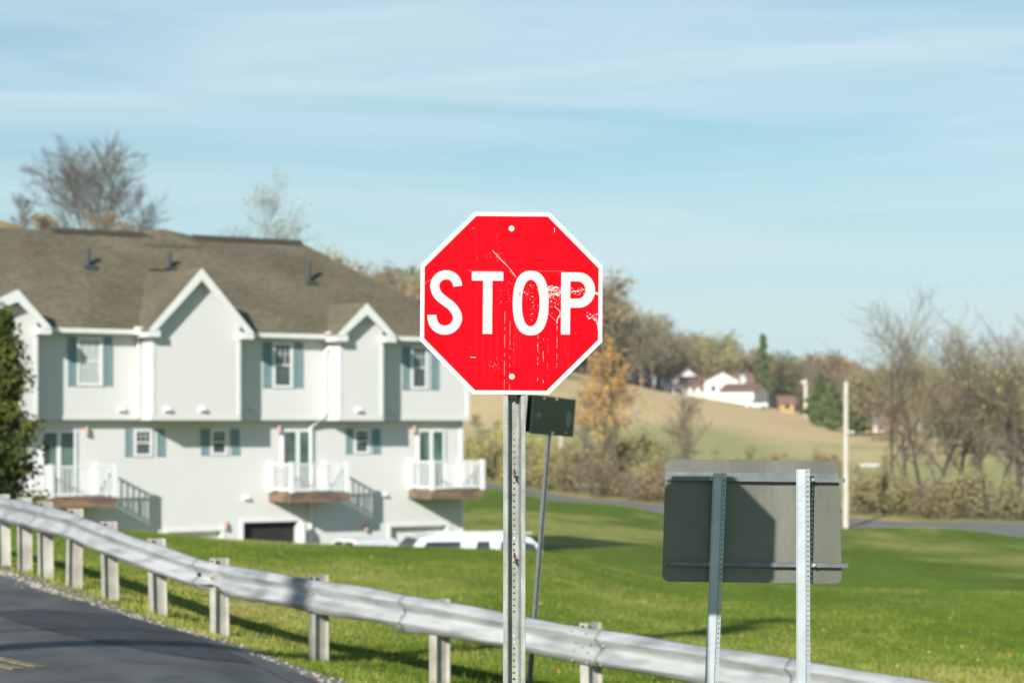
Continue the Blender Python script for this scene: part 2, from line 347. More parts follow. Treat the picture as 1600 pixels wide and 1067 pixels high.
# posts
for k, q in enumerate(rp):
    i = min(range(len(path)), key=lambda i: (path[i] - q).length); nn = hn(i); tt = Vector((nn.y, -nn.x, 0)) 
    if tt.y > 0: tt = -tt
    base = Vector((q.x, q.y, tz(q.x, q.y) - 0.3)) - O; h = (q.z - O.z) + (0.032 if k not in (13,) else -0.1) - base.z
    if k == 11: h -= 0.04
    tilt = nn * (rr.uniform(-0.03, 0.03)) + tt * rr.uniform(-0.012, 0.012)
    mb = MB()
    def bx(a0, a1, b0, b1, z0, z1, mi=0):   # a along the rail, b across it
        vs = []
        for z in (z0, z1):
            f = tilt * (z / max(h, .1) - 0.5)
            for a_, b_ in ((a0, b0), (a1, b0), (a1, b1), (a0, b1)): vs.append(base + tt * a_ + nn * (b_ - 0.085) + f + Vector((0, 0, z)))
        mb.add(vs, [(0, 3, 2, 1), (4, 5, 6, 7), (0, 1, 5, 4), (1, 2, 6, 5), (2, 3, 7, 6), (3, 0, 4, 7)], mi)
    bx(-0.05, 0.05, 0.076, 0.083, 0, h); bx(-0.05, 0.05, -0.083, -0.076, 0, h); bx(-0.004, 0.004, -0.0758, 0.0758, 0, h)
    mb.build('post', galv_post, gr)
    mb = MB()
    bx(-0.011, 0.011, 0.083, 0.096, h - 0.036, h - 0.018)
    mb.build('bolt', darkhole, gr)
for k in range(3, len(rp) - 1):
    i = min(range(len(path)), key=lambda i: (path[i] - rp[k]).length); nn = hn(i); c = path[i] - O + nn * .012 + Vector((0, 0, -.156))
    MB().tube(c, c + nn * .016, .014, n=8).build('bolt', galv_post, gr)
# splice bolts on the rail faces
for s0 in (pa[9] - 0.18, pa[12] + 0.12, pa[12] - 0.1, pa[11] - 0.35, pa[10] + .05, pa[12] + 0.3):
    i = min(range(len(path)), key=lambda i: abs(acc[i] - s0)); nn = hn(i)
    for dz in ((-0.16,) if s0 == pa[9] - 0.18 else (-0.04, -0.13, -0.2, -0.285)):
        o_ = np.interp(-dz, [-p[1] for p in prof], [p[0] for p in prof]); c = path[i] - O + nn * (o_ + 0.012) + Vector((0, 0, dz))
        r_ = 0.022 if s0 == pa[9] - 0.18 else 0.009
        MB().tube(c, c + nn * 0.012, r_, n=8).build('bolt', darkhole if r_ > .02 else galv_post, gr)

# ---------------------------------------------------------------- stop sign
white_sheet = mat('white_sheeting', (0.50, 0.515, 0.50), 0.5, noise=0.08, scale=5)
red_sheet = bpy.data.materials.new('red_sheeting'); red_sheet.use_nodes = True
n = red_sheet.node_tree.nodes; l = red_sheet.node_tree.links.new; b = n['Principled BSDF']; b.inputs['Roughness'].default_value = 0.5; b.inputs['Specular IOR Level'].default_value = 0.03
t = n.new('ShaderNodeTexCoord'); m1 = n.new('ShaderNodeMapping'); m1.inputs['Scale'].default_value = (60, 1, 1.2)
za = n.new('ShaderNodeTexNoise'); za.inputs['Scale'].default_value = 1.0; za.inputs['Detail'].default_value = 4
ra = n.new('ShaderNodeMapRange'); ra.inputs['From Min'].default_value = 0.55; ra.inputs['From Max'].default_value = 0.78; ra.inputs['To Max'].default_value = 0.55
zb = n.new('ShaderNodeTexNoise'); zb.inputs['Scale'].default_value = 7; zb.inputs['Detail'].default_value = 7
rb = n.new('ShaderNodeMapRange'); rb.inputs['From Min'].default_value = 0.3; rb.inputs['From Max'].default_value = 0.7
xa = n.new('ShaderNodeMixRGB'); xa.inputs['Color1'].default_value = (0.78, 0.002, 0.010, 1); xa.inputs['Color2'].default_value = (0.70, 0.001, 0.007, 1)
xb = n.new('ShaderNodeMixRGB'); xb.inputs['Color2'].default_value = (0.80, 0.02, 0.025, 1)
l(t.outputs['Object'], m1.inputs[0]); l(m1.outputs[0], za.inputs[0]); l(za.outputs['Fac'], ra.inputs[0]); l(t.outputs['Object'], zb.inputs[0]); l(zb.outputs['Fac'], rb.inputs[0])
l(rb.outputs[0], xa.inputs[0]); l(xa.outputs[0], xb.inputs['Color1']); l(ra.outputs[0], xb.inputs[0]); l(xb.outputs[0], b.inputs['Base Color'])
PXM = 10.0 / F      # metres per photograph pixel at the sign
C0 = at(799, 474, 10.0)
gz = tz(C0.x, 10.0)
stop = empty('stop_sign', (C0.x, 10.0, gz))
tag(stop, 'red octagonal STOP sign on a perforated steel post, scratched on its right side', 'stop sign')
CZ = C0.z - gz
face = empty('face_dummy'); bpy.data.objects.remove(face)
rot = math.radians(-0.45)
def SP(x, y, dep):        # picture offset (px right, px up) -> local metres
    x, y = x * math.cos(rot) - y * math.sin(rot), x * math.sin(rot) + y * math.cos(rot)
    return Vector((x * PXM, dep, CZ + y * PXM))
def octo(hw, ch):
    return [(-hw + ch, hw), (hw - ch, hw), (hw, hw - ch), (hw, -hw + ch), (hw - ch, -hw), (-hw + ch, -hw), (-hw, -hw + ch), (-hw, hw - ch)]
mb = MB(); mb.prism([SP(x, y, 0.0) for x, y in octo(142.5, 83)], (0, 0.003, 0)); mb.build('sign_border', white_sheet, stop, bevel=0.0006)
mb = MB(); mb.prism([SP(x, y, -0.0008) for x, y in octo(135.8, 80.0)], (0, 0.0006, 0)); mb.build('red_panel', red_sheet, stop)
def stroke(pts, w, closed=False):
    P = [Vector(p) for p in pts]; n = len(P); l_, r_ = [], []
    for i in range(n):
        a = P[(i - 1) % n] if closed or i else P[i]; c = P[(i + 1) % n] if closed or i < n - 1 else P[i]
        d = (c - a).normalized(); nn = Vector((-d.y, d.x)) * w / 2; l_.append(P[i] + nn); r_.append(P[i] - nn)
    V = l_ + r_; fs = [(i, (i + 1) % n, n + (i + 1) % n, n + i) for i in range(n if closed else n - 1)]
    return V, fs
def letter(V, fs):
    mb = MB(); vs = [SP(v[0], v[1], -0.0016) for v in V]; nv = len(vs)
    mb.add(vs, fs); mb.add([v + Vector((0, 0.0005, 0)) for v in vs], [tuple(reversed(f)) for f in fs])
    return mb.build('letter', white_sheet, stop)
cx = lambda X: X / 3.3344 + 640 - 799
cy = lambda Y: 474 - (Y / 3.3344 + 310)
def cr(pts, k=8, closed=False):
    out = []; P = [Vector(p) for p in pts]; n = len(P)
    for i in range(n if closed else n - 1):
        p0 = P[i - 1] if (i or closed) else P[0] * 2 - P[1]; p1 = P[i]; p2 = P[(i + 1) % n]; p3 = P[(i + 2) % n] if (closed or i + 2 < n) else P[-1] * 2 - P[-2]
        for q in range(k):
            t = q / k; out.append(0.5 * ((2 * p1) + (p2 - p0) * t + (2 * p0 - 5 * p1 + 4 * p2 - p3) * t * t + (-p0 + 3 * p1 - 3 * p2 + p3) * t ** 3))
    if not closed: out.append(P[-1])
    return out
s_pts = [(cx(190 + 59.5 * math.cos(a_)), cy(460 - 59 * math.sin(a_))) for a_ in np.radians(np.arange(0, 181, 15))]
s_pts += [(cx(x), cy(y)) for x, y in [(137, 488), (155, 515), (190, 542), (220, 565), (243, 597)]]
s_pts += [(cx(184 + 66.5 * math.cos(a_)), cy(622 - 67 * math.sin(a_))) for a_ in np.radians(np.arange(0, -165, -15))]
s_pts += [(cx(118), cy(628)), (cx(117), cy(610))]
letter(*stroke(cr(s_pts, 3), 14.3))
letter([(cx(323), cy(383)), (cx(487), cy(383)), (cx(487), cy(430)), (cx(323), cy(430)), (cx(382), cy(430.0)), (cx(431), cy(430.0)), (cx(431), cy(707)), (cx(382), cy(707))], [(0, 1, 2, 5, 4, 3), (4, 5, 6, 7)])
def sup(rx, ry, k, m=48):
    o = []
    for i in range(m):
        a_ = 2 * math.pi * i / m; c_, s_ = math.cos(a_), math.sin(a_)
        o.append((math.copysign(abs(c_) ** (2 / k), c_) * rx, math.copysign(abs(s_) ** (2 / k), s_) * ry))
    return o
oo = sup(93.5 / 3.3344, 168 / 3.3344, 2.45); oi = sup(46 / 3.3344, 121 / 3.3344, 2.25); ox, oy = cx(631), cy(544.5); m_ = len(oo)
letter([(x + ox, y + oy) for x, y in oo + oi], [(i, (i + 1) % m_, m_ + (i + 1) % m_, m_ + i) for i in range(m_)])
def bowl(x0, xr, yt, yb, m=16):
    r = (yb - yt) / 2; cxx = xr - r * 0.92; o = [(x0, yt)]
    for i in range(m + 1):
        a_ = math.pi / 2 - math.pi * i / m; o.append((cxx + r * 0.92 * math.cos(a_), (yt + yb) / 2 - r * math.sin(a_)))
    o.append((x0, yb)); return o
bo = bowl(837, 966, 383, 567); bi = bowl(837, 916, 430, 520); m_ = len(bo)
pv = [(cx(x), cy(y)) for x, y in bo + bi] + [(cx(789), cy(383)), (cx(837), cy(383)), (cx(837), cy(707)), (cx(789), cy(707))]
letter(pv, [(i, i + 1, m_ + i + 1, m_ + i) for i in range(m_ - 1)] + [(2 * m_, 2 * m_ + 1, 2 * m_ + 2, 2 * m_ + 3)])
# wear: flecks, drips and scratches where the red film is worn to white
wear_m = mat('worn_white', (0.55, 0.50, 0.48), 0.6); wear2 = mat('worn_pink', (0.85, 0.12, 0.10), 0.6)
RW = random.Random(11)
def blob(mb, X, Y, r, asp=1.0, ang=0, mi=0, k=None):
    k = k or RW.randint(5, 8); vs = []; dq = RW.random() * 0.0006
    for i in range(k):
        a_ = 2 * math.pi * i / k; q = r * RW.uniform(0.45, 1.15); x = math.cos(a_) * q * asp; y = math.sin(a_) * q
        x, y = x * math.cos(ang) - y * math.sin(ang), x * math.sin(ang) + y * math.cos(ang)
        vs.append(SP(cx(X + x), cy(Y + y), -0.0009 - dq))
    mb.add(vs, [tuple(range(k))], mi)
def line(mb, pts, w, mi=0):
    V, fs = stroke([(cx(x), cy(y)) for x, y in cr(pts, 6)], w / 3.3344); dq = RW.random() * 0.0005; mb.add([SP(v[0], v[1], -0.0009 - dq) for v in V], fs, mi)
mb = MB()
for _ in range(70):   # inside the O
    X = RW.gauss(632, 24); Y = RW.uniform(450, 640)
    if abs(X - 634) < 38 and (Y < 520 or X > 625): blob(mb, X, Y, RW.uniform(1, 3.4), RW.uniform(.6, 2), RW.uniform(-1, 1), 0 if Y < 500 or RW.random() < .3 else 1)
for _ in range(110):   # between O and P
    X = RW.uniform(722, 788); Y = 462 + abs(RW.gauss(0, 55))
    if Y < 620: blob(mb, X, Y, RW.uniform(1, 3.6) * (1.3 if Y < 510 else .8), RW.uniform(.7, 2.6), RW.uniform(-.6, .8), 0 if RW.random() < .6 else 1)
for _ in range(9): blob(mb, RW.uniform(724, 788), RW.gauss(466, 5), RW.uniform(2.5, 5.5), 2.2, RW.uniform(-.4, .5))
for _ in range(8): blob(mb, RW.uniform(730, 772), RW.gauss(500, 4), RW.uniform(2, 4.5), 1.8, RW.uniform(-.4, .5))
for _ in range(26): blob(mb, RW.uniform(838, 912), 462 + (RW.random()) * 38, RW.uniform(1.2, 3.2), RW.uniform(1, 3), RW.uniform(-.3, .9))
for _ in range(6): blob(mb, RW.uniform(845, 890), RW.gauss(483, 4), RW.uniform(2.5, 5), 2.2, 0.3)
for _ in range(24): blob(mb, RW.uniform(925, 978), RW.gauss(612, 10), RW.uniform(1.2, 4), RW.uniform(.8, 2), 0.6)
for _ in range(14): X = RW.uniform(950, 980); blob(mb, X, 610 + (X - 950) * 1.2 + RW.uniform(-6, 6), RW.uniform(1.5, 4.5), 1.7, 0.7)
line(mb, [(966, 488), (982, 495)], 12); line(mb, [(975, 625), (981, 660), (983, 680)], 4)
line(mb, [(790, 610), (775, 618), (769, 632), (769, 650)], 5); line(mb, [(755, 560), (768, 572), (782, 585), (784, 602), (775, 612)], 3)
line(mb, [(430, 272), (470, 318), (510, 355), (552, 408)], 2.5); line(mb, [(440, 285), (462, 300), (500, 345)], 3, 1); line(mb, [(520, 380), (560, 420)], 2, 1); line(mb, [(722, 596), (740, 615), (760, 635)], 3, 1)
line(mb, [(80, 445), (105, 430), (120, 425)], 2, 1); line(mb, [(320, 829), (348, 829)], 3.5); line(mb, [(600, 377), (700, 378), (800, 377)], 1.2, 1); line(mb, [(300, 378), (480, 379)], 1.4, 1)
line(mb, [(753, 152), (751, 176)], 3); line(mb, [(322, 156), (336, 158)], 3, 1)
for X, y0, y1, w, dsh, mi in ((670, 712, 1000, 2.2, .55, 0), (699, 705, 998, 2.8, .5, 0), (722, 730, 990, 2.2, .4, 1), (769, 650, 905, 2.0, .8, 0), (497, 590, 1000, 6, .9, 1), (524, 640, 1000, 5, .85, 1), (543, 700, 860, 2, .4, 1), (810, 720, 800, 1.4, .4, 1), (868, 650, 780, 1.4, .3, 1)):
    y = y0
    while y < y1:
        L_ = RW.uniform(4, 22)
        if RW.random() < dsh * .75: line(mb, [(X + RW.uniform(-.6, .6), y), (X + RW.uniform(-.6, .6), min(y + L_, y1))], w * RW.uniform(.3, .8), mi)
        y += L_
for _ in range(35): blob(mb, RW.uniform(470, 560), RW.uniform(420, 560), RW.uniform(.8, 2.4), RW.uniform(1, 3), RW.uniform(0, 3), 1)
for _ in range(25): blob(mb, RW.gauss(440, 35), RW.gauss(300, 22), RW.uniform(.8, 2), RW.uniform(1, 4), 0.9, 1)
for _ in range(22): blob(mb, RW.gauss(445, 16), RW.gauss(870, 16), RW.uniform(1, 3), 1.4, 0, 1)
for _ in range(70): blob(mb, RW.uniform(100, 960), RW.uniform(120, 980), RW.uniform(.6, 1.8), 1.5, RW.uniform(0, 3), 1)
blob(mb, 669, 765, 4, 1, 0, 0, 8)
mb.build('scratch_marks', [wear_m, wear2], stop)
bolt_m = mat('bolt_head', (0.72, 0.70, 0.62), 0.5, 0.1, noise=0.3, scale=60)
for X, Y in ((528, 158), (536, 928)):
    mb = MB(); c = SP(cx(X), cy(Y), 0); r0 = 4.6 * PXM
    mb.tube(c + Vector((0, -.001, 0)), c + Vector((0, -0.006, 0)), r0, r0 * .95, 16); mb.tube(c + Vector((0, -.006, 0)), c + Vector((0, -0.0105, 0)), r0 * .6, r0 * .45, 6)
    mb.build('bolt', bolt_m, stop)
mb = MB(); mb.prism([SP(cx(573 + 9 * math.cos(q)), cy(500 + 10 * math.sin(q)), -0.0017) for q in np.linspace(0, 2 * math.pi, 9)[:-1]], (0, -.0006, 0)); mb.build('sticker', mat('grey_sticker', (0.42, 0.42, 0.33), .6, noise=.6, scale=200), stop)

def perf_channel(name, parent, base, h, sec, web, m, pitch=0.0254, hr=0.0052, lean=(0, 0), holes=True, rz=0.0):
    """sec: (x,y) outline of a folded sheet; the segment with index `web` carries the holes"""
    mb = MB(); T = 0.004
    R2 = Matrix.Rotation(rz, 2)
    def pt(x, y, z):
        q = R2 @ Vector((x, y)); return Vector((base[0] + q.x + lean[0] * z, base[1] + q.y + lean[1] * z, base[2] + z))
    for k in range(len(sec) - 1):
        (x0, y0), (x1, y1) = sec[k], sec[k + 1]
        if k not in web or not holes:
            mb.add([pt(x0, y0, 0), pt(x1, y1, 0), pt(x1, y1, h), pt(x0, y0, h)], [(0, 1, 2, 3)])
        else:
            W_ = math.hypot(x1 - x0, y1 - y0); nz = int(h / pitch)
            for q in range(nz):
                z0, z1 = q * h / nz, (q + 1) * h / nz; zc = (z0 + z1) / 2; vs = []
                sq = [(0, z0), (.5, z0), (1, z0), (1, zc), (1, z1), (.5, z1), (0, z1), (0, zc)]
                for (u, z) in sq: vs.append(pt(x0 + (x1 - x0) * u, y0 + (y1 - y0) * u, z))
                for i in range(8):
                    a_ = math.radians(225 + 45 * i); u = .5 + hr / W_ * math.cos(a_); vs.append(pt(x0 + (x1 - x0) * u, y0 + (y1 - y0) * u, zc + hr * math.sin(a_)))
                mb.add(vs, [(i, (i + 1) % 8, 8 + (i + 1) % 8, 8 + i) for i in range(8)])
    o = mb.build(name, m, parent); md = o.modifiers.new('t', 'SOLIDIFY'); md.thickness = T; md.offset = 0
    return o
post_m = mat('weathered_zinc', (0.33, 0.345, 0.32), 0.55, 0.15, color2=(0.20, 0.215, 0.20), scale=9, stretch=(3, 3, 1), bump=0.3, bscale=60)
base_x = (803.5 - 799) * PXM
usec = [(-0.0465, 0.003), (-0.0285, 0.001), (-0.021, 0.046), (0.018, 0.046), (0.029, 0.006), (0.0455, 0.002)]
perf_channel('post', stop, (base_x, 0.006, -0.5), CZ + 0.5 + 0.34, usec, (2,), post_m, lean=(0.0006, 0))
rust = mat('rust', (0.42, 0.15, 0.05), 0.9, noise=.5, scale=90)
for Y in (742, 872):    # wire remnants threaded through the post
    mb = MB(); c = Vector(((803 - 799) * PXM, 0.042, CZ + (474 - Y) * PXM))
    mb.tube(c + Vector((0, 0, .022)), c + Vector((.004, -.012, .0)), .0022, n=5); mb.tube(c + Vector((.004, -.012, 0)), c + Vector((.012, -.012, -.030)), .0028, n=5); mb.tube(c + Vector((-.004, -.004, .008)), c + Vector((.012, -.014, -.004)), .004, n=5, mi=1)
    mb.build('wire_remnant', [darkhole, rust], stop)
mb = MB(); mb.box(base_x - .02, base_x + .012, .005, .03, CZ - .395, CZ - .372); mb.build('bracket', darkhole, stop)

# ---------------------------------------------------------------- rectangular sign seen from the back
RD = 12.5; rm = RD / F
alu = mat('bare_aluminium', (0.145, 0.145, 0.12), 0.42, 0.55, color2=(0.105, 0.11, 0.092), scale=3, stretch=(1, 1, .4), bump=0.08, bscale=20)
bar_m = mat('bar_zinc', (0.16, 0.18, 0.18), 0.45, 0.6, noise=.3, scale=12)
xm = at(1177, 0, RD).x; g2 = tz(xm, RD)
rs = empty('road_sign', (xm, RD, g2)); tag(rs, 'rectangular aluminium road sign seen from behind on two perforated posts', 'road sign')
def RL(px, py, dy=0.0): q = at(px, py, RD + dy * 0); return Vector((q.x - xm, dy, q.z - g2))
# plate with rounded corners, slightly leaning back
def rrect(w, h, r, k=6):
    o = []
    for (sx, sy, a0) in ((1, 1, 0), (-1, 1, 90), (-1, -1, 180), (1, -1, 270)):
        for i in range(k + 1):
            a_ = math.radians(a0 + 90 * i / k); o.append((sx * (w / 2 - r) + r * math.cos(a_), sy * (h / 2 - r) + r * math.sin(a_)))
    return o
pc = RL(1177.5, 815)
tl = 0.07
def PL(x, z, dy):   # plate local: lean
    return Vector((pc.x + x * (1 + -0.018 * z / .3) + 0.006 * z, 0.085 + dy + z * tl, pc.z + z - 0.012 * x))
plate_pts = rrect(0.918, 0.636, 0.038)
grid = MB(); N = len(plate_pts)
vs = [PL(x, z, 0) for x, z in plate_pts]
# slightly bowed panel: fan of strips
cols = np.linspace(-0.459, 0.459, 25); zs = np.linspace(-0.318, 0.318, 9)
def clampz(x, z):
    r = 0.038; dx = abs(x) - (0.459 - r)
    lim = 0.318 if dx <= 0 else 0.318 - r + math.sqrt(max(r * r - dx * dx, 0))
    return max(-lim, min(lim, z))
cols = sorted(set(list(cols) + [s_ * (0.459 - 0.038 + 0.038 * math.sin(q)) for s_ in (-1, 1) for q in np.linspace(0, math.pi / 2, 7)]))
bow = lambda x, z: 0.003 * math.sin(x * 9 + 1.2) * math.cos(z * 3) + 0.0015 * math.sin(x * 17)
V = [PL(x, clampz(x, z), bow(x, z)) for x in cols for z in zs]; nzz = len(zs)
mb = MB(); mb.add(V, [(i * nzz + j, (i + 1) * nzz + j, (i + 1) * nzz + j + 1, i * nzz + j + 1) for i in range(len(cols) - 1) for j in range(nzz - 1)])
o = mb.build('sign_plate', alu, rs); md = o.modifiers.new('t', 'SOLIDIFY'); md.thickness = .003
for Y in (749, 882):
    zc = (RL(0, Y).z - pc.z)
    mb = MB(); x0, x1 = -0.425, 0.487
    def seg(y0, y1, z0, z1, xa=x0, xb=x1):
        vs = [PL(x, zc + z, y) for z in (z0, z1) for x, y in ((xa, y0), (xb, y0), (xb, y1), (xa, y1))]
        mb.add(vs, [(0, 3, 2, 1), (4, 5, 6, 7), (0, 1, 5, 4), (1, 2, 6, 5), (2, 3, 7, 6), (3, 0, 4, 7)])
    seg(-0.045, -0.041, -0.011, 0.011); seg(-0.0405, -0.018, -0.011, -0.007); seg(-0.0405, -0.018, 0.007, 0.011); seg(-0.0175, -0.013, -0.011, 0.034 if Y < 800 else 0.011, -0.455, 0.455)
    mb.build('cross_bar', bar_m, rs)
    for X in (1111, 1272):
        c = PL(RL(X, 0).x - pc.x, zc, -0.047); MB().tube(c, c + Vector((0, -.014, 0)), .009, n=6).tube(c + Vector((0, -.014, 0)), c + Vector((0, -.026, 0)), .005, n=6).build('bolt', galv, rs)
tube_m = mat('perforated_tube', (0.42, 0.465, 0.49), 0.42, 0.15, color2=(0.35, 0.39, 0.42), scale=8, bump=.15, bscale=50)
def sqtube(px_top, px_bot, ytop, ybot=1067):
    a_ = RL(px_top, ytop); b_ = RL(px_bot, ybot); hh = a_.z - 0 + 0.5; ln = (a_.x - b_.x) / (a_.z - b_.z)
    bx_ = b_.x - ln * (b_.z + 0.5); w = 0.0285; o_ = [(-.036, .012), (-.030, .012), (-.027, -.006), (.010, -.006), (.0135, .006), (.033, .010)]
    perf_channel('post', rs, (bx_, -0.005, -0.5), hh, o_, (4,), tube_m, lean=(ln, 0), rz=math.radians(-6), hr=.0048)
sqtube(1255, 1255.5, 733); sqtube(1125, 1112, 739)

# ---------------------------------------------------------------- small green sign behind the rail
GD = 22.3; gm = GD / F; cG = at(863.5, 650, GD); bG = at(833, 1040, GD)
lnG = (cG.x - bG.x) / (cG.z - bG.z); g3 = tz(bG.x, GD)
gs = empty('street_sign', (bG.x - lnG * (bG.z - g3), GD, g3)); tag(gs, 'small dark green sign on a thin leaning post behind the guardrail', 'street sign')
green = mat('green_sheeting', (0.006, 0.034, 0.02), 0.35, noise=.3, scale=4)
faded = mat('faded_emblem', (0.20, 0.28, 0.28), .6, noise=.3, scale=20)
u_ax = Vector((math.cos(math.radians(66)), math.sin(math.radians(66)), 0)); v_ax = Vector((lnG, 0, 1)).normalized(); u_ax = (u_ax + Vector((0, 0, -0.036))).normalized()
nrm = u_ax.cross(v_ax).normalized()
if nrm.y > 0: nrm = -nrm
Cl = cG - Vector(gs.location)
GW = 69 * gm / math.cos(math.radians(66)); GH = 60 * gm
def GP(u, v, o_=0.0): return Cl + u_ax * u + v_ax * v + nrm * o_
def gbox(mb, u0, u1, v0, v1, o0, o1, mi=0):
    vs = [GP(u, v, o_) for v in (v0, v1) for u, o_ in ((u0, o0), (u1, o0), (u1, o1), (u0, o1))]
    mb.add(vs, [(0, 3, 2, 1), (4, 5, 6, 7), (0, 1, 5, 4), (1, 2, 6, 5), (2, 3, 7, 6), (3, 0, 4, 7)], mi)
mb = MB(); gbox(mb, -GW / 2, GW / 2, -GH / 2, GH / 2, 0, .012); mb.build('sign_panel', green, gs, bevel=.003)
mb = MB(); gbox(mb, -GW / 2 + .02, GW / 2 - .02, -GH / 2 + .01, GH / 2 + .0, -.075, -.063); mb.build('rear_panel', mat('dark_panel', (0.05, 0.04, 0.03), .6, noise=.3), gs, bevel=.002)
mb = MB(); gbox(mb, -GW / 2, -GW / 2 + .01, -GH / 2, GH / 2, -.0625, -.0505); mb.build('edge_strip', galv_post, gs)
mb = MB(); k_ = 20
mb.prism([GP(GW * .36 + .062 * math.cos(2 * math.pi * i / k_), -.012 + .078 * math.sin(2 * math.pi * i / k_), .0124) for i in range(k_)], nrm * .0006)
mb.build('round_emblem', faded, gs)
mb = MB(); st = []
for i in range(8): r_ = .065 if i % 2 == 0 else .026; a_ = math.pi / 4 * i; st.append(GP(-GW * .35 + r_ * 1.4 * math.cos(a_), 0.0 + r_ * .75 * math.sin(a_), .0124))
mb.prism(st, nrm * .0006); mb.build('star_emblem', faded, gs)
for u, v, c_ in ((-.25, .16, 0), (.04, .165, 1), (0, -.165, 1), (.32, -.155, 2)):
    c = GP(u * GW, v * GH * 2.7, .0124); MB().tube(c, c + nrm * .006, .011, n=8).build('rivet', [galv, bolt_m, rust][c_], gs)
lh = Cl.z - GH / 2 + .3
perf_channel('post', gs, (-0.05, 0.03, -0.4), Cl.z + GH / 2 - .03 + .4, [(-.030, -.004), (-.006, -.010), (-.002, .03), (.012, .03), (.020, .02), (.030, .018)], (2,), mat('dull_zinc', (0.17, 0.185, 0.18), .6, .1, noise=.3, scale=20), lean=(lnG, 0), hr=.004, rz=.35)

# ---------------------------------------------------------------- townhouse row
siding = bpy.data.materials.new('white_siding'); siding.use_nodes = True
n = siding.node_tree.nodes; l = siding.node_tree.links.new; b = n['Principled BSDF']; b.inputs['Roughness'].default_value = 0.6; b.inputs['Specular IOR Level'].default_value = 0.2
t = n.new('ShaderNodeTexCoord'); sx = n.new('ShaderNodeSeparateXYZ'); wv = n.new('ShaderNodeMath'); wv.operation = 'MODULO'; wv.inputs[1].default_value = 0.12
ad = n.new('ShaderNodeMath'); ad.inputs[1].default_value = 20.0; bp = n.new('ShaderNodeBump'); bp.inputs['Strength'].default_value = 0.18; bp.inputs['Distance'].default_value = 0.08
z1 = n.new('ShaderNodeTexNoise'); z1.inputs['Scale'].default_value = 0.6; z1.inputs['Detail'].default_value = 6; mr = n.new('ShaderNodeMixRGB')
mr.inputs['Color1'].default_value = (0.67, 0.665, 0.65, 1); mr.inputs['Color2'].default_value = (0.62, 0.615, 0.60, 1)
l(t.outputs['Object'], sx.inputs[0]); l(sx.outputs['Z'], ad.inputs[0]); l(ad.outputs[0], wv.inputs[0]); l(wv.outputs[0], bp.inputs['Height']); l(bp.outputs[0], b.inputs['Normal'])
l(t.outputs['Object'], z1.inputs['Vector']); l(z1.outputs['Fac'], mr.inputs[0]); l(mr.outputs[0], b.inputs['Base Color'])
trim = mat('white_trim', (0.74, 0.74, 0.73), 0.5, noise=0.06, scale=3)
shingle = bpy.data.materials.new('asphalt_shingles'); shingle.use_nodes = True
n = shingle.node_tree.nodes; l = shingle.node_tree.links.new; b = n['Principled BSDF']; b.inputs['Roughness'].default_value = 0.95; b.inputs['Specular IOR Level'].default_value = 0.1
t = n.new('ShaderNodeTexCoord'); mpn = n.new('ShaderNodeMapping'); mpn.inputs['Scale'].default_value = (3.0, 4.5, 9)
z1 = n.new('ShaderNodeTexNoise'); z1.inputs['Scale'].default_value = 1.5; z1.inputs['Detail'].default_value = 10; z1.inputs['Roughness'].default_value = .8
z2 = n.new('ShaderNodeTexNoise'); z2.inputs['Scale'].default_value = 0.35; z2.inputs['Detail'].default_value = 3
c1 = n.new('ShaderNodeValToRGB'); c1.color_ramp.elements[0].position = .34; c1.color_ramp.elements[1].position = .68
c1.color_ramp.elements[0].color = (0.135, 0.113, 0.077, 1); c1.color_ramp.elements[1].color = (0.38, 0.33, 0.235, 1)
m2 = n.new('ShaderNodeMixRGB'); m2.blend_type = 'MULTIPLY'; m2.inputs[0].default_value = .75
l(t.outputs['Object'], mpn.inputs[0]); l(mpn.outputs[0], z1.inputs[0]); l(t.outputs['Object'], z2.inputs[0]); l(z1.outputs['Fac'], c1.inputs[0]); l(c1.outputs[0], m2.inputs[1]); l(z2.outputs['Fac'], m2.inputs[2]); l(m2.outputs[0], b.inputs['Base Color'])
shut_m = mat('teal_grey_shutter', (0.21, 0.31, 0.33), 0.6, noise=.15, scale=8)
glass = mat('window_glass', (0.10, 0.12, 0.11), 0.12, 0.0, noise=.5, scale=1.5, spec=0.7)
glass_lt = mat('curtained_glass', (0.50, 0.54, 0.52), 0.2, noise=.25, scale=6, stretch=(8, 8, .5))
glass_g = mat('greenish_glass', (0.13, 0.22, 0.18), 0.15, color2=(0.05, 0.09, 0.08), scale=1.2, spec=.7)
vinyl = mat('white_vinyl', (0.74, 0.755, 0.765), 0.4, noise=.04, scale=4)
deckw = mat('weathered_deck_wood', (0.27, 0.16, 0.09), 0.8, color2=(0.12, 0.095, 0.08), scale=1.6, stretch=(1, 1, 4), lo=.42, hi=.58)
vent_m = mat('dark_vent', (0.06, 0.07, 0.07), 0.6, noise=.2)
lamp_m = mat('copper_lamp', (0.58, 0.40, 0.32), 0.5, noise=.2, scale=20)
shade_in = mat('interior_shade', (0.02, 0.022, 0.022), 0.9, noise=.2)

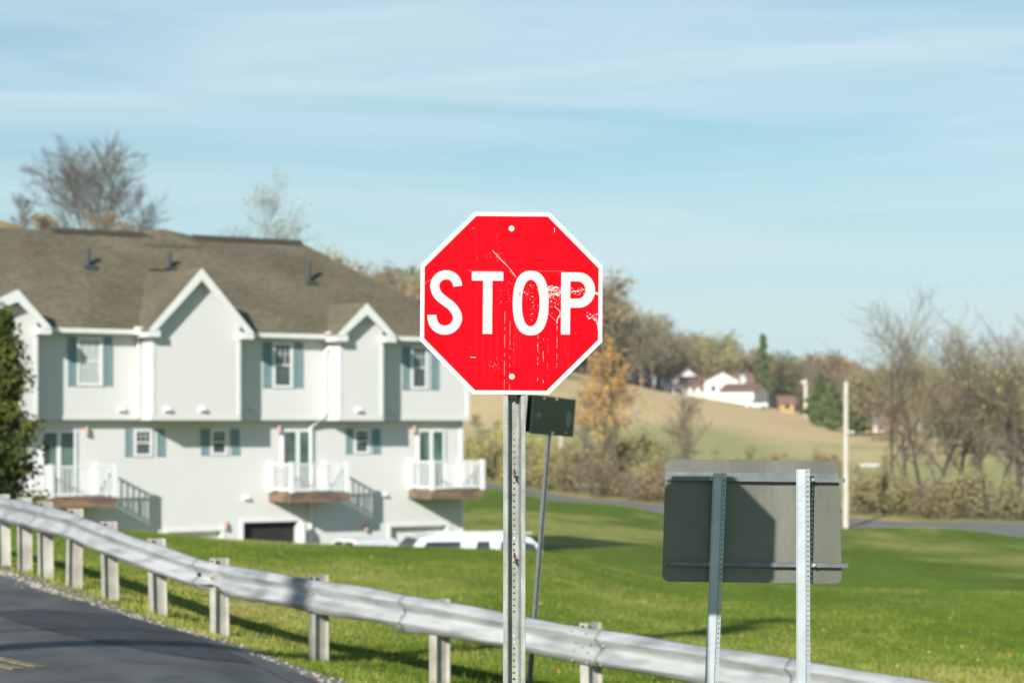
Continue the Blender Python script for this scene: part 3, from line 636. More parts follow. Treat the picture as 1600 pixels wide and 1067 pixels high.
TH = math.radians(35); T2 = Vector((math.cos(TH), math.sin(TH))); N2 = Vector((math.sin(TH), -math.cos(TH)))
RR = Vector((-68 / F * 82, 82.0))
house = empty('townhouse', (RR.x, RR.y, 0), TH)
tag(house, 'row of white sided townhouses with brown shingle roof, gables and small balconies', 'house')
def U(px, v):
    k = (px - 800) / F; return (k * (RR.y + v * N2.y) - RR.x - v * N2.x) / (T2.x - k * T2.y)
def Zh(px, py, v):
    u = U(px, v); return (HZ - py) * (RR.y + u * T2.y + v * N2.y) / F
def hp(u, v, z): return (u, -v, z)          # house coordinates (along, out, up)
def hbox(mb, u0, u1, v0, v1, z0, z1, mi=0): return mb.box(u0, u1, -v1, -v0, z0, z1, mi)
UL = -26.0; FL = 0.30; EA = 3.02; VL = -0.36; RV = -5.0; RZ = 6.42; OV = 0.38
GB = -6.5
# walls
mb = MB(); hbox(mb, UL, 0.0, -10.2, 0.0, FL, EA); mb.build('upper_wall', siding, house)
# lower wall with garage openings
garages = [(U(262, VL), U(346, VL), -3.28), (U(380, VL), U(466, VL), Zh(420, 815, VL)), (U(610, VL), U(698, VL), Zh(640, 822, VL))]
mb = MB(); us = [UL] + [q for g in garages for q in g[:2]] + [-0.02]
for i in range(0, len(us) - 1, 2): hbox(mb, us[i], us[i + 1], -9.8, VL, GB, FL)
for g in garages: hbox(mb, g[0], g[1], -9.8, VL, g[2], FL)
mb.build('lower_wall', siding, house)
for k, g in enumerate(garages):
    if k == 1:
        mb = MB(); hbox(mb, g[0], g[1], -9.7, -.62, GB, g[2] - .003); mb.build('garage_shade_block', shade_in, house)  # near-black solid plugs the open garage; its inside shade is painted on
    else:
        mb = MB()
        for q in range(4):
            z0 = g[2] - 2.2 + q * .55; hbox(mb, g[0] + .02, g[1] - .02, VL - .30, VL - .25, z0 + .01, z0 + .54)
        mb.build('garage_door', trim, house)
    mb = MB(); hbox(mb, g[0] - .12, g[1] + .12, VL, VL + .03, g[2], g[2] + .14); hbox(mb, g[0] - .12, g[0], VL, VL + .03, GB, g[2]); hbox(mb, g[1], g[1] + .12, VL, VL + .03, GB, g[2]); mb.build('garage_trim', trim, house)
# skirt board + corner boards
mb = MB(); hbox(mb, UL, 0.012, -.4, .02, FL - .06, FL + .07); mb.build('belt_trim', siding, house)
mb = MB(); hbox(mb, -.10, .03, -.12, .03, FL + .08, EA); mb.build('corner_trim', trim, house)
mb = MB(); hbox(mb, -.12, .01, VL - .12, VL + .03, GB, FL - .07); mb.build('corner_trim', trim, house)
# main roof with hips, back half mirrored
def rz(v): return EA + 0.04 + (OV - v) * (RZ - EA) / (OV - RV)
ur = U(470, RV); vb = 2 * RV - OV; ue = 0.38; th = .16
mb = MB()
A0 = [hp(UL, OV, rz(OV)), hp(ue, OV, rz(OV)), hp(ur, RV, RZ), hp(UL, RV, RZ), hp(UL, vb, rz(OV)), hp(ue, vb, rz(OV))]
low = [(p[0], p[1], p[2] - th) for p in A0]
mb.add(A0 + low, [(0, 1, 2, 3), (3, 2, 5, 4), (1, 5, 2), (6, 9, 8, 7), (9, 10, 11, 8), (7, 8, 11), (0, 6, 7, 1), (1, 7, 11, 5), (5, 11, 10, 4), (0, 3, 9, 6), (3, 4, 10, 9)])
mb.build('roof', shingle, house)
# ridge vents and humps between the units
for (a_, b_) in ((80, 237), (300, 470)):
    mb = MB(); u0, u1 = U(a_, RV), U(b_, RV); mb.add([hp(u0, RV + .22, RZ - .10), hp(u1, RV + .22, RZ - .10), hp(u1, RV, RZ + .09), hp(u0, RV, RZ + .09), hp(u0, RV - .22, RZ - .10), hp(u1, RV - .22, RZ - .10)], [(0, 1, 2, 3), (3, 2, 5, 4), (0, 3, 4), (1, 5, 2)])
    mb.build('ridge_vent', mat('dark_ridge', (0.07, 0.055, 0.04), .9, noise=.3), house)
tanridge = mat('worn_shingles', (0.34, 0.26, 0.15), 0.95, noise=.4, scale=5)
# tall end section at the far left
mb = MB(); uA, uB = UL, U(72, RV - .2)
uC = U(255, RV); 
mb.add([hp(uC - 1.0, RV + .7, rz(RV + .7) + .015), hp(uC + 1.1, RV + .7, rz(RV + .7) + .015), hp(uC + .0, RV + .0, RZ + .22), hp(uC - 1.2, RV, RZ + .02), hp(uC + 1.3, RV, RZ + .02), hp(uC - 1, RV - .7, RZ - .4), hp(uC + 1, RV - .7, RZ - .4)], [(0, 1, 4, 2, 3), (3, 2, 4, 6, 5)])
mb.build('roof_hump', shingle, house)
# gutters
def gutter(a_, b_):
    mb = MB(); hbox(mb, a_, b_, OV - .02, OV + .11, rz(OV) - .19, rz(OV) - .05); return mb.build('gutter', trim, house)
mb = MB(); hbox(mb, UL, 0.36, .0, OV - .03, EA - .10, EA - .02); mb.build('soffit', trim, house)
# gabled bays
BV = 0.78
bays = [(U(-82, BV), U(58, BV), 28, 448, -88, 80), (U(237, BV), U(375, BV), 316, 415, 236, 396), (U(530, BV), U(598, BV), 577, 470, 532, 619)]
gut = [UL]
for (u0, u1, pxp, pyp, pl, pr) in bays:
    bay = MB(); vF = BV + .36
    zp = Zh(pxp, pyp, vF) - .05; uc = (u0 + u1) / 2; ul, ur_ = u0 - .30, u1 + .30
    if pxp == 28: uc = U(28, vF)
    zf = EA - .02; 
    sl = (zp - zf) / (uc - ul); 
    mb = MB(); poly = [hp(u0, BV, FL - .005), hp(u1, BV, FL - .005), hp(u1, BV, zf + (ur_ - u1) * (zp - zf) / (ur_ - uc) - .1), hp(uc, BV, zp - .12), hp(u0, BV, zf + (u0 - ul) * sl - .1)]
    mb.prism(poly, (0, BV + .3, 0)); B = mb.build('gable_bay', siding, house)
    vr = OV - (zp - EA) * (OV - RV) / (RZ - EA)        # where its ridge dies into the main roof
    zt = lambda f: zf + (zp - zf) * f
    P = dict(fl=hp(ul, vF, zf), fp=hp(uc, vF, zp), fr=hp(ur_, vF, zf), b=hp(uc, vr, zp + .02), vl=hp(ul, OV - .25, zf), vr=hp(ur_, OV - .25, zf))
    g = MB(); d_ = .09
    V = [P['fl'], P['fp'], P['fr'], P['b'], P['vl'], P['vr']]; V += [(x, y, z - d_) for x, y, z in V]
    g.add(V, [(0, 1, 3, 4), (1, 2, 5, 3), (6, 10, 9, 7), (7, 9, 11, 8), (0, 6, 7, 1), (1, 7, 8, 2), (0, 4, 10, 6), (2, 8, 11, 5)])
    g.build('gable_roof', tanridge if False else shingle, B)
    # rake boards
    w = .27
    for (p, q, s_) in (('fl', 'fp', 1), ('fr', 'fp', -1)):
        a_ = Vector(P[p]) + Vector((0, -.02, -.10)); b_ = Vector(P[q]) + Vector((0, -.02, -.10)); mb = MB()
        mb.prism([a_ + Vector((0, 0, .07)), b_ + Vector((0, 0, .07)), b_ + Vector((0, 0, .07 - w * 1.35)), a_ + Vector((s_ * w * .9, 0, .07 - .02))], (0, .05, 0)); mb.build('rake_board', trim, B)
    # boxed returns at the feet of the gable
    for s_, uu in ((-1, ul), (1, ur_)):
        mb = MB(); a_, b_ = (uu, uu + .42) if s_ < 0 else (uu - .42, uu)
        mb.prism([hp(a_, vF, zf - .02), hp(b_, vF, zf - .02), hp(b_, vF, zf - .22), hp(a_, vF, zf - .22)], (0, .75, 0)); mb.build('eave_return', trim, B)
    # soffit under the overhang
    for s_, uu, a_ in ((1, ul, 'fl'), (-1, ur_, 'fr')):
        x = Vector(P[a_]) + Vector((0, 0.03, -.12)); y = Vector(P['fp']) + Vector((0, 0.03, -.12)); k = Vector((0, .33, 0))
        MB().add([x, y, y + k, x + k], [(0, 1, 2, 3)]).build('soffit', trim, B)
    mb = MB(); hbox(mb, u0 - .015, u0 + .10, BV - .1, BV + .02, FL + .08, zf - .2); mb.build('corner_trim', trim, B); mb = MB(); hbox(mb, u1 - .10, u1 + .015, BV - .1, BV + .02, FL + .08, zf - .2); mb.build('corner_trim', trim, B)
    mb = MB(); hbox(mb, u0 - .02, u1 + .02, .03, BV + .02, FL - .07, FL + .07); mb.build('belt_trim', siding, B)
    gut += [ul - .03, ur_ + .03]
gut.append(0.42)
for i in range(0, len(gut), 2):
    if gut[i + 1] > gut[i]: gutter(gut[i], gut[i + 1])
# leader boxes and downspouts
for pxx in (224, 522):
    u_ = U(pxx, OV + .1); mb = MB(); hbox(mb, u_ - .26, u_ + .14, OV, OV + .26, rz(OV) - .20, rz(OV) + .04); mb.build('leader_box', trim, house)
ds = MB(); uu = U(511, 0.06); ub = bays[2][0]
ds.tube(hp(U(528, .35), OV + .05, EA - .12), hp(ub - .12, .10, EA - .55), .06, n=6); ds.tube(hp(ub - .12, .10, EA - .55), hp(ub - .12, .10, FL + .12), .055, n=6)
ds.tube(hp(ub - .12, .10, FL + .12), hp(ub - .45, VL + .09, FL - .28), .055, n=6); ds.tube(hp(ub - .45, VL + .09, FL - .28), hp(ub - .45, VL + .09, GB), .055, n=6)
ds.build('downspout', trim, house)
ds = MB(); u1_ = bays[1][0]; ds.tube(hp(u1_ - .1, .08, EA - .3), hp(u1_ - .1, .08, FL), .05, n=6); ds.build('downspout', trim, house)

def window(pxl, pxr, pt, pb, v, gl, sash=True, grid=False, par=None):
    u0, u1 = U(pxl, v + .02), U(pxr, v + .02); z1, z0 = Zh((pxl + pxr) / 2, pt, v), Zh((pxl + pxr) / 2, pb, v)
    f = .085
    mb = MB(); 
    for (a_, b_, c_, d_) in ((u0, u0 + f, z0, z1), (u1 - f, u1, z0, z1), (u0 + f, u1 - f, z1 - f, z1), (u0 + f, u1 - f, z0, z0 + f)): hbox(mb, a_, b_, v, v + .05, c_, d_)
    W_ = mb.build('window', vinyl, house)
    mb = MB(); hbox(mb, u0 + f, u1 - f, v + .004, v + .015, z0 + f, z1 - f); mb.build('pane', gl, W_)
    mb = MB(); zm = (z0 + z1) / 2
    hbox(mb, u0 + f + .002, u1 - f - .002, v + .016, v + .036, zm - .025, zm + .025)
    if grid:
        for k in (1, 2):
            uu = u0 + f + (u1 - u0 - 2 * f) * k / 3; hbox(mb, uu - .007, uu + .007, v + .016, v + .022, zm + .03, z1 - f - .003)
        hbox(mb, u0 + f + .003, u1 - f - .003, v + .0225, v + .026, (zm + z1) / 2 - .007, (zm + z1) / 2 + .007)
    mb.build('sash_bar', vinyl, W_)
    return z0, z1
def shutter(pxl, pxr, pt, pb, v):
    u0, u1 = U(pxl, v + .02), U(pxr, v + .02); z1, z0 = Zh((pxl + pxr) / 2, pt, v), Zh((pxl + pxr) / 2, pb, v)
    mb = MB(); hbox(mb, u0, u0 + .05, v, v + .04, z0, z1); hbox(mb, u1 - .05, u1, v, v + .04, z0, z1); hbox(mb, u0 + .05, u1 - .05, v, v + .018, z0, z1)
    nsl = int((z1 - z0) / .07)
    for k in range(nsl):
        z = z0 + (z1 - z0) * k / nsl; mb.add([hp(u0 + .05, v + .019, z + .055), hp(u1 - .05, v + .019, z + .055), hp(u1 - .05, v + .036, z + .01), hp(u0 + .05, v + .036, z + .01)], [(0, 1, 2, 3)])
    mb.build('shutter', shut_m, house)
for (wl, wr, wt, wb, s1, s2, s3, s4, st_, sb, gl) in ((120, 160, 527, 603, 106, 119, 162, 175, 526, 603, glass_lt), (426, 457, 535, 606, 411, 424, 460, 473, 535, 606, glass), (642, 668, 541, 608, 629, 640, 673, 685, 541, 609, glass)):
    window(wl, wr, wt, wb, 0, gl, grid=True); shutter(s1, s2, st_, sb, 0); shutter(s3, s4, st_, sb, 0)
for (wl, wr, wt, wb, s1, s2, s3, s4) in ((209, 238, 670, 713, 195, 207, 245, 257), (329, 355, 670, 711, 314, 327, 361, 374), (553, 577, 670, 709, 540, 551, 582, 594)):
    window(wl, wr, wt, wb, VL, glass, grid=True); shutter(s1, s2, wt, wb, VL); shutter(s3, s4, wt, wb, VL)

def sliding_door(pxl, pxr, pt, zb):
    v = VL; u0, u1 = U(pxl, v + .02), U(pxr, v + .02); z1 = Zh((pxl + pxr) / 2, pt, v); f = .075; um = (u0 + u1) / 2
    mb = MB()
    for (a_, b_, c_, d_) in ((u0, u0 + f, zb, z1), (u1 - f, u1, zb, z1), (u0 + f, u1 - f, z1 - f, z1), (u0 + f, u1 - f, zb, zb + f), (um - .06, um + .06, zb + f, z1 - f)): hbox(mb, a_, b_, v, v + .06, c_, d_)
    D = mb.build('sliding_door', vinyl, house)
    for k, (a_, b_) in enumerate(((u0 + f, um - .06), (um + .06, u1 - f))):
        w_ = b_ - a_
        mb = MB(); hbox(mb, a_, a_ + w_ * .5, v + .004, v + .018, zb + f, z1 - f); mb.build('pane', glass if k == 0 else glass_g, D)
        mb = MB(); hbox(mb, a_ + w_ * .5, b_, v + .004, v + .016, zb + f, z1 - f); mb.build('pane', glass_g if pxl != 441 or k else glass_lt, D)
def balcony(pl, pc, pr, ptop, pbot):
    v0, v1 = VL, VL + 1.42; u0 = U(pc, v1); u1 = U(pr, v1); zt = Zh(pc, ptop, v1); zd = Zh(pc, pbot, v1)
    B = empty('balcony', (0, 0, 0)); B.parent = house; B.name = 'balcony'
    mb = MB(); hbox(mb, u0 - .02, u1 + .02, v0, v1 + .02, zd - .04, zd); 
    for k in range(6): 
        uu = u0 + .1 + (u1 - u0 - .2) * k / 5; hbox(mb, uu - .02, uu + .02, v0, v1 - .06, zd - .24, zd - .041)
    mb.build('deck', deckw, B)
    mb = MB(); hbox(mb, u0 - .04, u1 + .04, v1 - .055, v1 + .0, zd - .30, zd - .041); hbox(mb, u0 - .04, u0 + .0, v0, v1 - .056, zd - .30, zd - .041); hbox(mb, u1 - .0, u1 + .04, v0, v1 - .056, zd - .30, zd - .041); mb.build('rim_beam', deckw, B)
    for (uu, vv) in ((u0, v1), (u1, v1), (u0, v0 + .06), (u1, v0 + .06)):
        mb = MB(); hbox(mb, uu - .065, uu + .065, vv - .065, vv + .065, zd + .002, zt + .06); hbox(mb, uu - .08, uu + .08, vv - .08, vv + .08, zt + .061, zt + .09); mb.build('railing_post', vinyl, B)
    def run(a_, b_):
        mb = MB(); a_ = Vector(a_); b_ = Vector(b_); d = b_ - a_; L_ = d.length; d.normalize(); nn = Vector((-d.y, d.x))
        def pr_(s0, s1, w_, z0, z1):
            c = [a_ + d * s0 + nn * w_, a_ + d * s1 + nn * w_, a_ + d * s1 - nn * w_, a_ + d * s0 - nn * w_]; mb.add([hp(p.x, p.y, z) for z in (z0, z1) for p in c], [(0, 3, 2, 1), (4, 5, 6, 7), (0, 1, 5, 4), (1, 2, 6, 5), (2, 3, 7, 6), (3, 0, 4, 7)])
        pr_(.066, L_ - .066, .035, zt - .02, zt + .04); pr_(.066, L_ - .066, .03, zd + .07, zd + .13)
        k = int(L_ / .125)
        for i in range(1, k): s_ = L_ * i / k; pr_(s_ - .016, s_ + .016, .016, zd + .131, zt - .021)
        mb.build('railing', vinyl, B)
    run((u0, v1), (u1, v1)); run((u0, v0 + .06), (u0, v1)); run((u1, v0 + .06), (u1, v1))
    return zd
zd = balcony(40, 80, 180, 730, 778); sliding_door(64, 119, 672, zd)
zd = balcony(415, 456, 542, 726, 770); sliding_door(440, 490, 671, zd)
zd = balcony(632, 676, 754, 722, 766); sliding_door(652, 695, 671, zd)
# roof pipes
for px, pt, pb, v in ((137, 388, 413, -3.0), (264, 395, 414, -3.1), (482, 406, 430, -2.6)):
    u_ = U(px, v); z0 = rz(v); MB().tube(hp(u_, v, z0 - .05), hp(u_, v, Zh(px, pt, v)), .085, n=10).build('vent_pipe', vent_m, house)
    mb = MB(); hbox(mb, u_ - .18, u_ + .18, v - .02, v + .28, z0 - .17, z0 - .02); mb.build('flashing', vent_m, house)
u_ = U(262, -2.85); mb = MB(); mb.add([hp(u_ - .75, -2.9, rz(-2.9) + .04), hp(u_ + .75, -2.9, rz(-2.9) + .04), hp(u_ + .75, -2.75, rz(-2.75) + .12), hp(u_ - .75, -2.75, rz(-2.75) + .12)], [(0, 1, 2, 3)]); mb.build('ridge_vent', vent_m, house)
# lamps, dryer vents, cowls
for px, py, v in ((135, 672, VL), (436, 669, VL), (647, 669, VL), (352, 819, VL), (572, 822, VL)):
    u_ = U(px, v + .1); z_ = Zh(px, py, v); MB().tube(hp(u_, v, z_), hp(u_, v + .14, z_), .05, n=8).tube(hp(u_, v + .12, z_ - .14), hp(u_, v + .12, z_ + .10), .075, .05, n=8).build('wall_lamp', lamp_m, house)
for px, py, v in ((190, 640, 0), (262, 640, BV), (317, 640, BV), (396, 640, 0), (561, 641, BV), (614, 643, 0), (385, 778, VL), (601, 773, VL)):
    u_ = U(px, v + .05); z_ = Zh(px, py, v); mb = MB()
    mb.prism([hp(u_ - .11, v, z_ + .11), hp(u_ + .11, v, z_ + .11), hp(u_ + .11, v, z_ - .09), hp(u_ - .11, v, z_ - .09)], (0, -.02, 0))
    mb.add([hp(u_ - .1, v + .021, z_ + .10), hp(u_ + .1, v + .021, z_ + .10), hp(u_ + .1, v + .15, z_ - .03), hp(u_ - .1, v + .15, z_ - .03), hp(u_ - .1, v + .021, z_ - .07), hp(u_ + .1, v + .021, z_ - .07)], [(0, 1, 2, 3), (0, 3, 4), (1, 5, 2)])
    mb.build('dryer_vent', trim, house)

# ---------------------------------------------------------------- driveway, parked vehicles, bollard
carw = mat('white_car_paint', (0.66, 0.68, 0.70), 0.3, noise=.03, spec=.5)
carglass = mat('tinted_glass', (0.04, 0.06, 0.06), 0.1, noise=.5, scale=1.5, spec=.8)
tyre_m = mat('tyre_rubber', (0.02, 0.02, 0.02), .9, noise=.3); rim_m = mat('wheel_rim', (0.5, 0.5, 0.5), .35, .8, noise=.1)
def vehicle(name, label, cat, loc, rz_, L_, Wd, side, glassq, wheels, group=None):
    """side: outline (x,z) of the whole side; upper part pulled in. glassq: list of side window quads"""
    root = empty(name, loc, rz_); tag(root, label, cat, group)
    def inset(z): return Wd / 2 - max(0, z - 1.0) * 0.16
    vs = []; nS = len(side)
    for s_ in (-1, 1):
        for x, z in side: vs.append((x, s_ * inset(z), z))
    mb = MB(); mb.add(vs, [tuple(range(nS)), tuple(range(2 * nS - 1, nS - 1, -1))] + [(i, nS + i, nS + (i + 1) % nS, (i + 1) % nS) for i in range(nS)])
    mb.build('body', carw, root, bevel=.05)
    for s_ in (-1, 1):
        for q in glassq:
            MB().add([(x, s_ * (inset(z) + .006), z) for x, z in q], [(0, 1, 2, 3)]).build('side_window', carglass, root)
    return root, inset
g_ = Vector((at(734, 0, 65.5).x, 65.5)); sz = -2.87 - 1.85
suv_side = [(-2.3, .45), (2.0, .45), (2.03, .95), (1.95, 1.12), (1.78, 1.50), (1.5, 1.76), (1.1, 1.85), (-1.2, 1.85), (-1.55, 1.78), (-2.05, 1.20), (-2.3, 1.05)]
hx = (840 - 640) / F * 65.5
root, ins = vehicle('parked_suv', 'white sport utility vehicle on the sunken driveway, its roof and windows showing above the lawn', 'car', (g_.x, g_.y, sz), math.radians(14), 4.6, 1.9, suv_side,
    [[(-1.72, 1.18), (-.45, 1.18), (-.45, 1.68), (-1.36, 1.68)], [(-.12, 1.18), (.35, 1.18), (.35, 1.68), (.02, 1.68)], [(.6, 1.18), (1.15, 1.18), (1.1, 1.68), (.68, 1.68)], [(1.28, 1.18), (1.80, 1.18), (1.58, 1.60), (1.28, 1.66)]], None)
for x in (-1.42, 1.42):
    for s_ in (-.86, .86):
        w = MB().tube((x, s_ - .1, .36), (x, s_ + .1, .36), .36, n=20).build('wheel', tyre_m, root); MB().tube((x, s_ - .105, .36), (x, s_ + .105, .36), .2, n=14).build('rim', rim_m, w)
MB().add([(-1.58, -.76, 1.76), (-1.58, .76, 1.76), (-2.03, .86, 1.24), (-2.03, -.86, 1.24)], [(0, 1, 2, 3)]).build('windscreen', carglass, root)
for v_ in root.children:
    if v_.name.startswith('windscreen'): v_.location.x -= .012; v_.location.z += .012
for s_ in (-.55, .55): MB().tube((-1.1, s_, 1.87), (1.6, s_, 1.875), .018, n=6).build('roof_rail', trim, root)
MB().tube((1.1, 0, 1.85), (1.1, 0, 1.93), .05, .03, n=8).build('roof_antenna', trim, root)
for s_ in (-.99, .99): MB().box(-1.35, -1.2, s_ - .1, s_ + .1, 1.12, 1.28).build('mirror', carw, root, bevel=.02)
for s_ in (-.7, .7): MB().box(-2.32, -2.26, s_ - .15, s_ + .15, .8, .95).build('headlight', rim_m, root, bevel=.01)
sed = [(-2.2, .4), (2.2, .4), (2.25, .8), (2.1, .98), (1.3, 1.05), (.75, 1.40), (-.35, 1.43), (-1.1, 1.02), (-2.1, .88)]
s2 = Vector((U(575, 2.6), 2.6)); wx = RR + T2 * s2.x + N2 * s2.y; zt_ = -(826 - HZ) / F * wx.y
root, ins = vehicle('parked_sedan', 'white car beside the house wall, its roof just showing over the lawn', 'car', (wx.x, wx.y, zt_ - 1.43 - .30), TH + math.radians(90), 4.4, 1.7, sed,
    [[(-.85, 1.08), (.1, 1.08), (.1, 1.34), (-.35, 1.34)], [(.18, 1.08), (.95, 1.08), (.66, 1.33), (.18, 1.34)]], None)
for x in (-1.35, 1.35):
    for s_ in (-.76, .76):
        w = MB().tube((x, s_ - .1, .32), (x, s_ + .1, .32), .32, n=18).build('wheel', tyre_m, root); MB().tube((x, s_ - .105, .32), (x, s_ + .105, .32), .18, n=12).build('rim', rim_m, w)
MB().add([(.83, -.66, 1.365), (.83, .66, 1.365), (1.27, .76, 1.085), (1.27, -.76, 1.085)], [(0, 1, 2, 3)]).build('rear_window', carglass, root)
bl = Vector((U(471, .1), .1)); wx = RR + T2 * bl.x + N2 * bl.y; zt_ = -(815 - HZ) / F * wx.y
bo_ = empty('bollard', (wx.x, wx.y, zt_ - 2.2)); tag(bo_, 'white round topped pillar at the right of the open garage', 'pillar')
MB().tube((0, 0, 0), (0, 0, 2.05), .16, n=16).tube((0, 0, 2.05), (0, 0, 2.16), .16, .12, n=16).tube((0, 0, 2.16), (0, 0, 2.2), .12, .05, n=16).build('shaft', trim, bo_)
MB().tube((0, 0, 0), (0, 0, .1), .2, n=16).build('base', trim, bo_)

# ---------------------------------------------------------------- utility poles and posts
pole_m = mat('pale_pole', (0.62, 0.58, 0.50), 0.7, noise=.25, scale=2, stretch=(3, 3, .4))
def pole(px, ytop, ybase, d, r, label, cap=True, name='utility_pole', group=None, m=pole_m):
    b_ = ground(px, d); zt_ = (HZ - ytop) / F * d; p = empty(name, b_); tag(p, label, 'pole', group)
    MB().tube((0, 0, -.5), (0, 0, zt_ - b_.z), r, r * .72, n=12).build('shaft', m, p)
    if cap: MB().tube((0, 0, zt_ - b_.z), (0, 0, zt_ - b_.z + r * .9), r * .72, r * .3, n=12).build('cap', m, p)
    return p, zt_ - b_.z
p, h = pole(1322, 600, 812, 163, .21, 'tall pale pole at the roadside just right of the rectangular sign')
MB().box(-.05, .55, -.3, -.22, h - 3.3, h - 3.15).build('bracket', pole_m, p)
p, h = pole(1259, 596, 648, 545, .55, 'pale pole with a lamp head beside the orange shed on the hill')
MB().tube((-.8, 0, h - .6), (.1, 0, h), .9, .5, n=10).build('lamp_head', pole_m, p)
p, h = pole(877, 655, 745, 232, .32, 'pale weathered post behind the hedgerow, seen below the green sign')

# a roadside pole left of the view: its shadow lies across the asphalt
pp = Vector((-9.6, 3.6)); pz = tz(pp.x, pp.y)
p = empty('utility_pole', (pp.x, pp.y, pz), math.radians(35)); tag(p, 'wooden utility pole left of the camera, casting the long thin shadow over the road', 'pole')
wood_m = mat('weathered_pole_wood', (0.22, 0.16, 0.11), .9, noise=.3, scale=3)
MB().tube((0, 0, -.5), (0, 0, 14.8), .19, .13, 12).build('shaft', wood_m, p)
MB().box(-.9, .9, -.07, .07, 14.2, 14.38).build('crossarm', wood_m, p)
MB().tube((.42, 0, 12.4), (.42, 0, 13.4), .28, n=12).build('transformer', galv, p)
MB().tube((-3.6, .2, 0), (-.1, 0, 12.0), .03, n=6).build('guy_wire', galv, p)

# ---------------------------------------------------------------- houses on the hill
wwall = mat('white_farm_wall', (0.72, 0.72, 0.68), .7, noise=.06, scale=.5); rroof = mat('red_brown_roof', (0.26, 0.15, 0.12), .8, noise=.3, scale=1.5)
groof = mat('grey_roof', (0.35, 0.33, 0.31), .8, noise=.2, scale=1); owall = mat('orange_wall', (0.52, 0.34, 0.14), .8, noise=.2, scale=1)
def d_for(px, y, d0):
    best = (1e9, d0)
    for d in np.linspace(d0 * .75, d0 * 1.6, 400):
        g = HZ - F * ground(px, float(d)).z / d
        e = abs(g - y) + abs(d - d0) * .002
        if e < best[0]: best = (e, float(d))
    return best[1]
def gable_house(name, label, cat, px0, px1, d, yeave, ypeak, ybase, dep, wall, roof, axis='x', rz_=0.0, wins=0, door=False):
    d = d if d > 540 else d_for((px0 + px1) / 2, ybase, d); k = d / F; w = (px1 - px0) * k; c = at((px0 + px1) / 2, 0, d); z0 = (HZ - ybase) * k - 0.3; ze = (HZ - yeave) * k - z0; zp = (HZ - ypeak) * k - z0
    R = empty(name, (c.x, d + dep / 2, z0), rz_); tag(R, label, cat)
    h = w / 2; q = dep / 2; mb = MB(); mb.box(-h, h, -q, q, -4, ze - .01)
    if axis == 'x': mb.prism([(-h, -q, ze), (-h, q, ze), (-h, 0, zp)], (2 * h, 0, 0))
    else: mb.prism([(-h, -q, ze), (h, -q, ze), (0, -q, zp)], (0, 2 * q, 0))
    mb.build('wall', wall, R); o_ = .5; t_ = .25
    mb = MB()
    if axis == 'x':
        s_ = (zp - ze) / q; prof_ = [(-q - o_, ze - s_ * o_), (0, zp), (q + o_, ze - s_ * o_), (q + o_, ze - s_ * o_ + t_), (0, zp + t_), (-q - o_, ze - s_ * o_ + t_)]
        mb.prism([(-h - o_, y, z + .02) for y, z in prof_], (2 * h + 2 * o_, 0, 0))
    else:
        s_ = (zp - ze) / h; prof_ = [(-h - o_, ze - s_ * o_), (0, zp), (h + o_, ze - s_ * o_), (h + o_, ze - s_ * o_ + t_), (0, zp + t_), (-h - o_, ze - s_ * o_ + t_)]
        mb.prism([(x, -q - o_, z + .02) for x, z in prof_], (0, 2 * q + 2 * o_, 0))
    mb.build('roof', roof, R)
    for i in range(wins):
        x = -h + 2 * h * (i + .5) / wins; MB().box(x - .5, x + .5, -q - .06, -q, ze * .45, ze * .45 + 1.3).build('window', carglass, R)
    if door: MB().box(-.1 * w, .25 * w, -q - .05, -q, 0, 2.3).build('garage_door', trim, R)
    return R
gable_house('farmhouse', 'tall white gabled farmhouse in the middle of the hilltop buildings', 'house', 1101, 1155, 575, 595, 581, 622, 12, wwall, rroof, 'y', 0, 2)
gable_house('farmhouse_wing', 'low white house with a dark red roof at the left of the hilltop buildings', 'house', 1066, 1103, 580, 603, 589, 622, 9, wwall, rroof, 'x', 0, 3)
gable_house('pale_house', 'grey roofed house standing behind the dark red roof on the hill', 'house', 1050, 1100, 605, 596, 577, 610, 10, wwall, groof, 'y', 0, 2)
gable_house('rear_farmhouse', 'house with a brown roof behind the tall white farmhouse', 'house', 1150, 1176, 600, 597, 584, 612, 8, vent_m, rroof, 'x', 0)
gable_house('long_garage', 'long white outbuilding with a red roof at the right of the farmhouse', 'outbuilding', 1140, 1194, 560, 611, 600, 636, 11, wwall, rroof, 'x', math.radians(-24), 0)
gable_house('farm_porch', 'low white lean-to with a pale roof at the far left of the hilltop buildings', 'outbuilding', 1042, 1062, 556, 606, 600, 617, 5, wwall, groof, 'x', 0, 2)
gable_house('garden_shed', 'small pale shed between the tall farmhouse and the evergreen', 'shed', 1157, 1164, 585, 592, 586, 606, 4, wwall, wwall, 'y', 0)
gable_house('orange_shed', 'small orange shed with a brown roof right of the white outbuilding', 'shed', 1219, 1241, 555, 629, 620, 645, 4, owall, rroof, 'x', 0, 1)
gable_house('low_house', 'low grey and white building behind the bare trees right of the tall pole', 'house', 1372, 1400, 520, 662, 651, 676, 7, wwall, groof, 'x', math.radians(-20), 1)
gable_house('white_cabin', 'tiny white building among the trunks of the bare trees', 'shed', 1441, 1453, 520, 666, 656, 678, 3, wwall, wwall, 'y', 0)
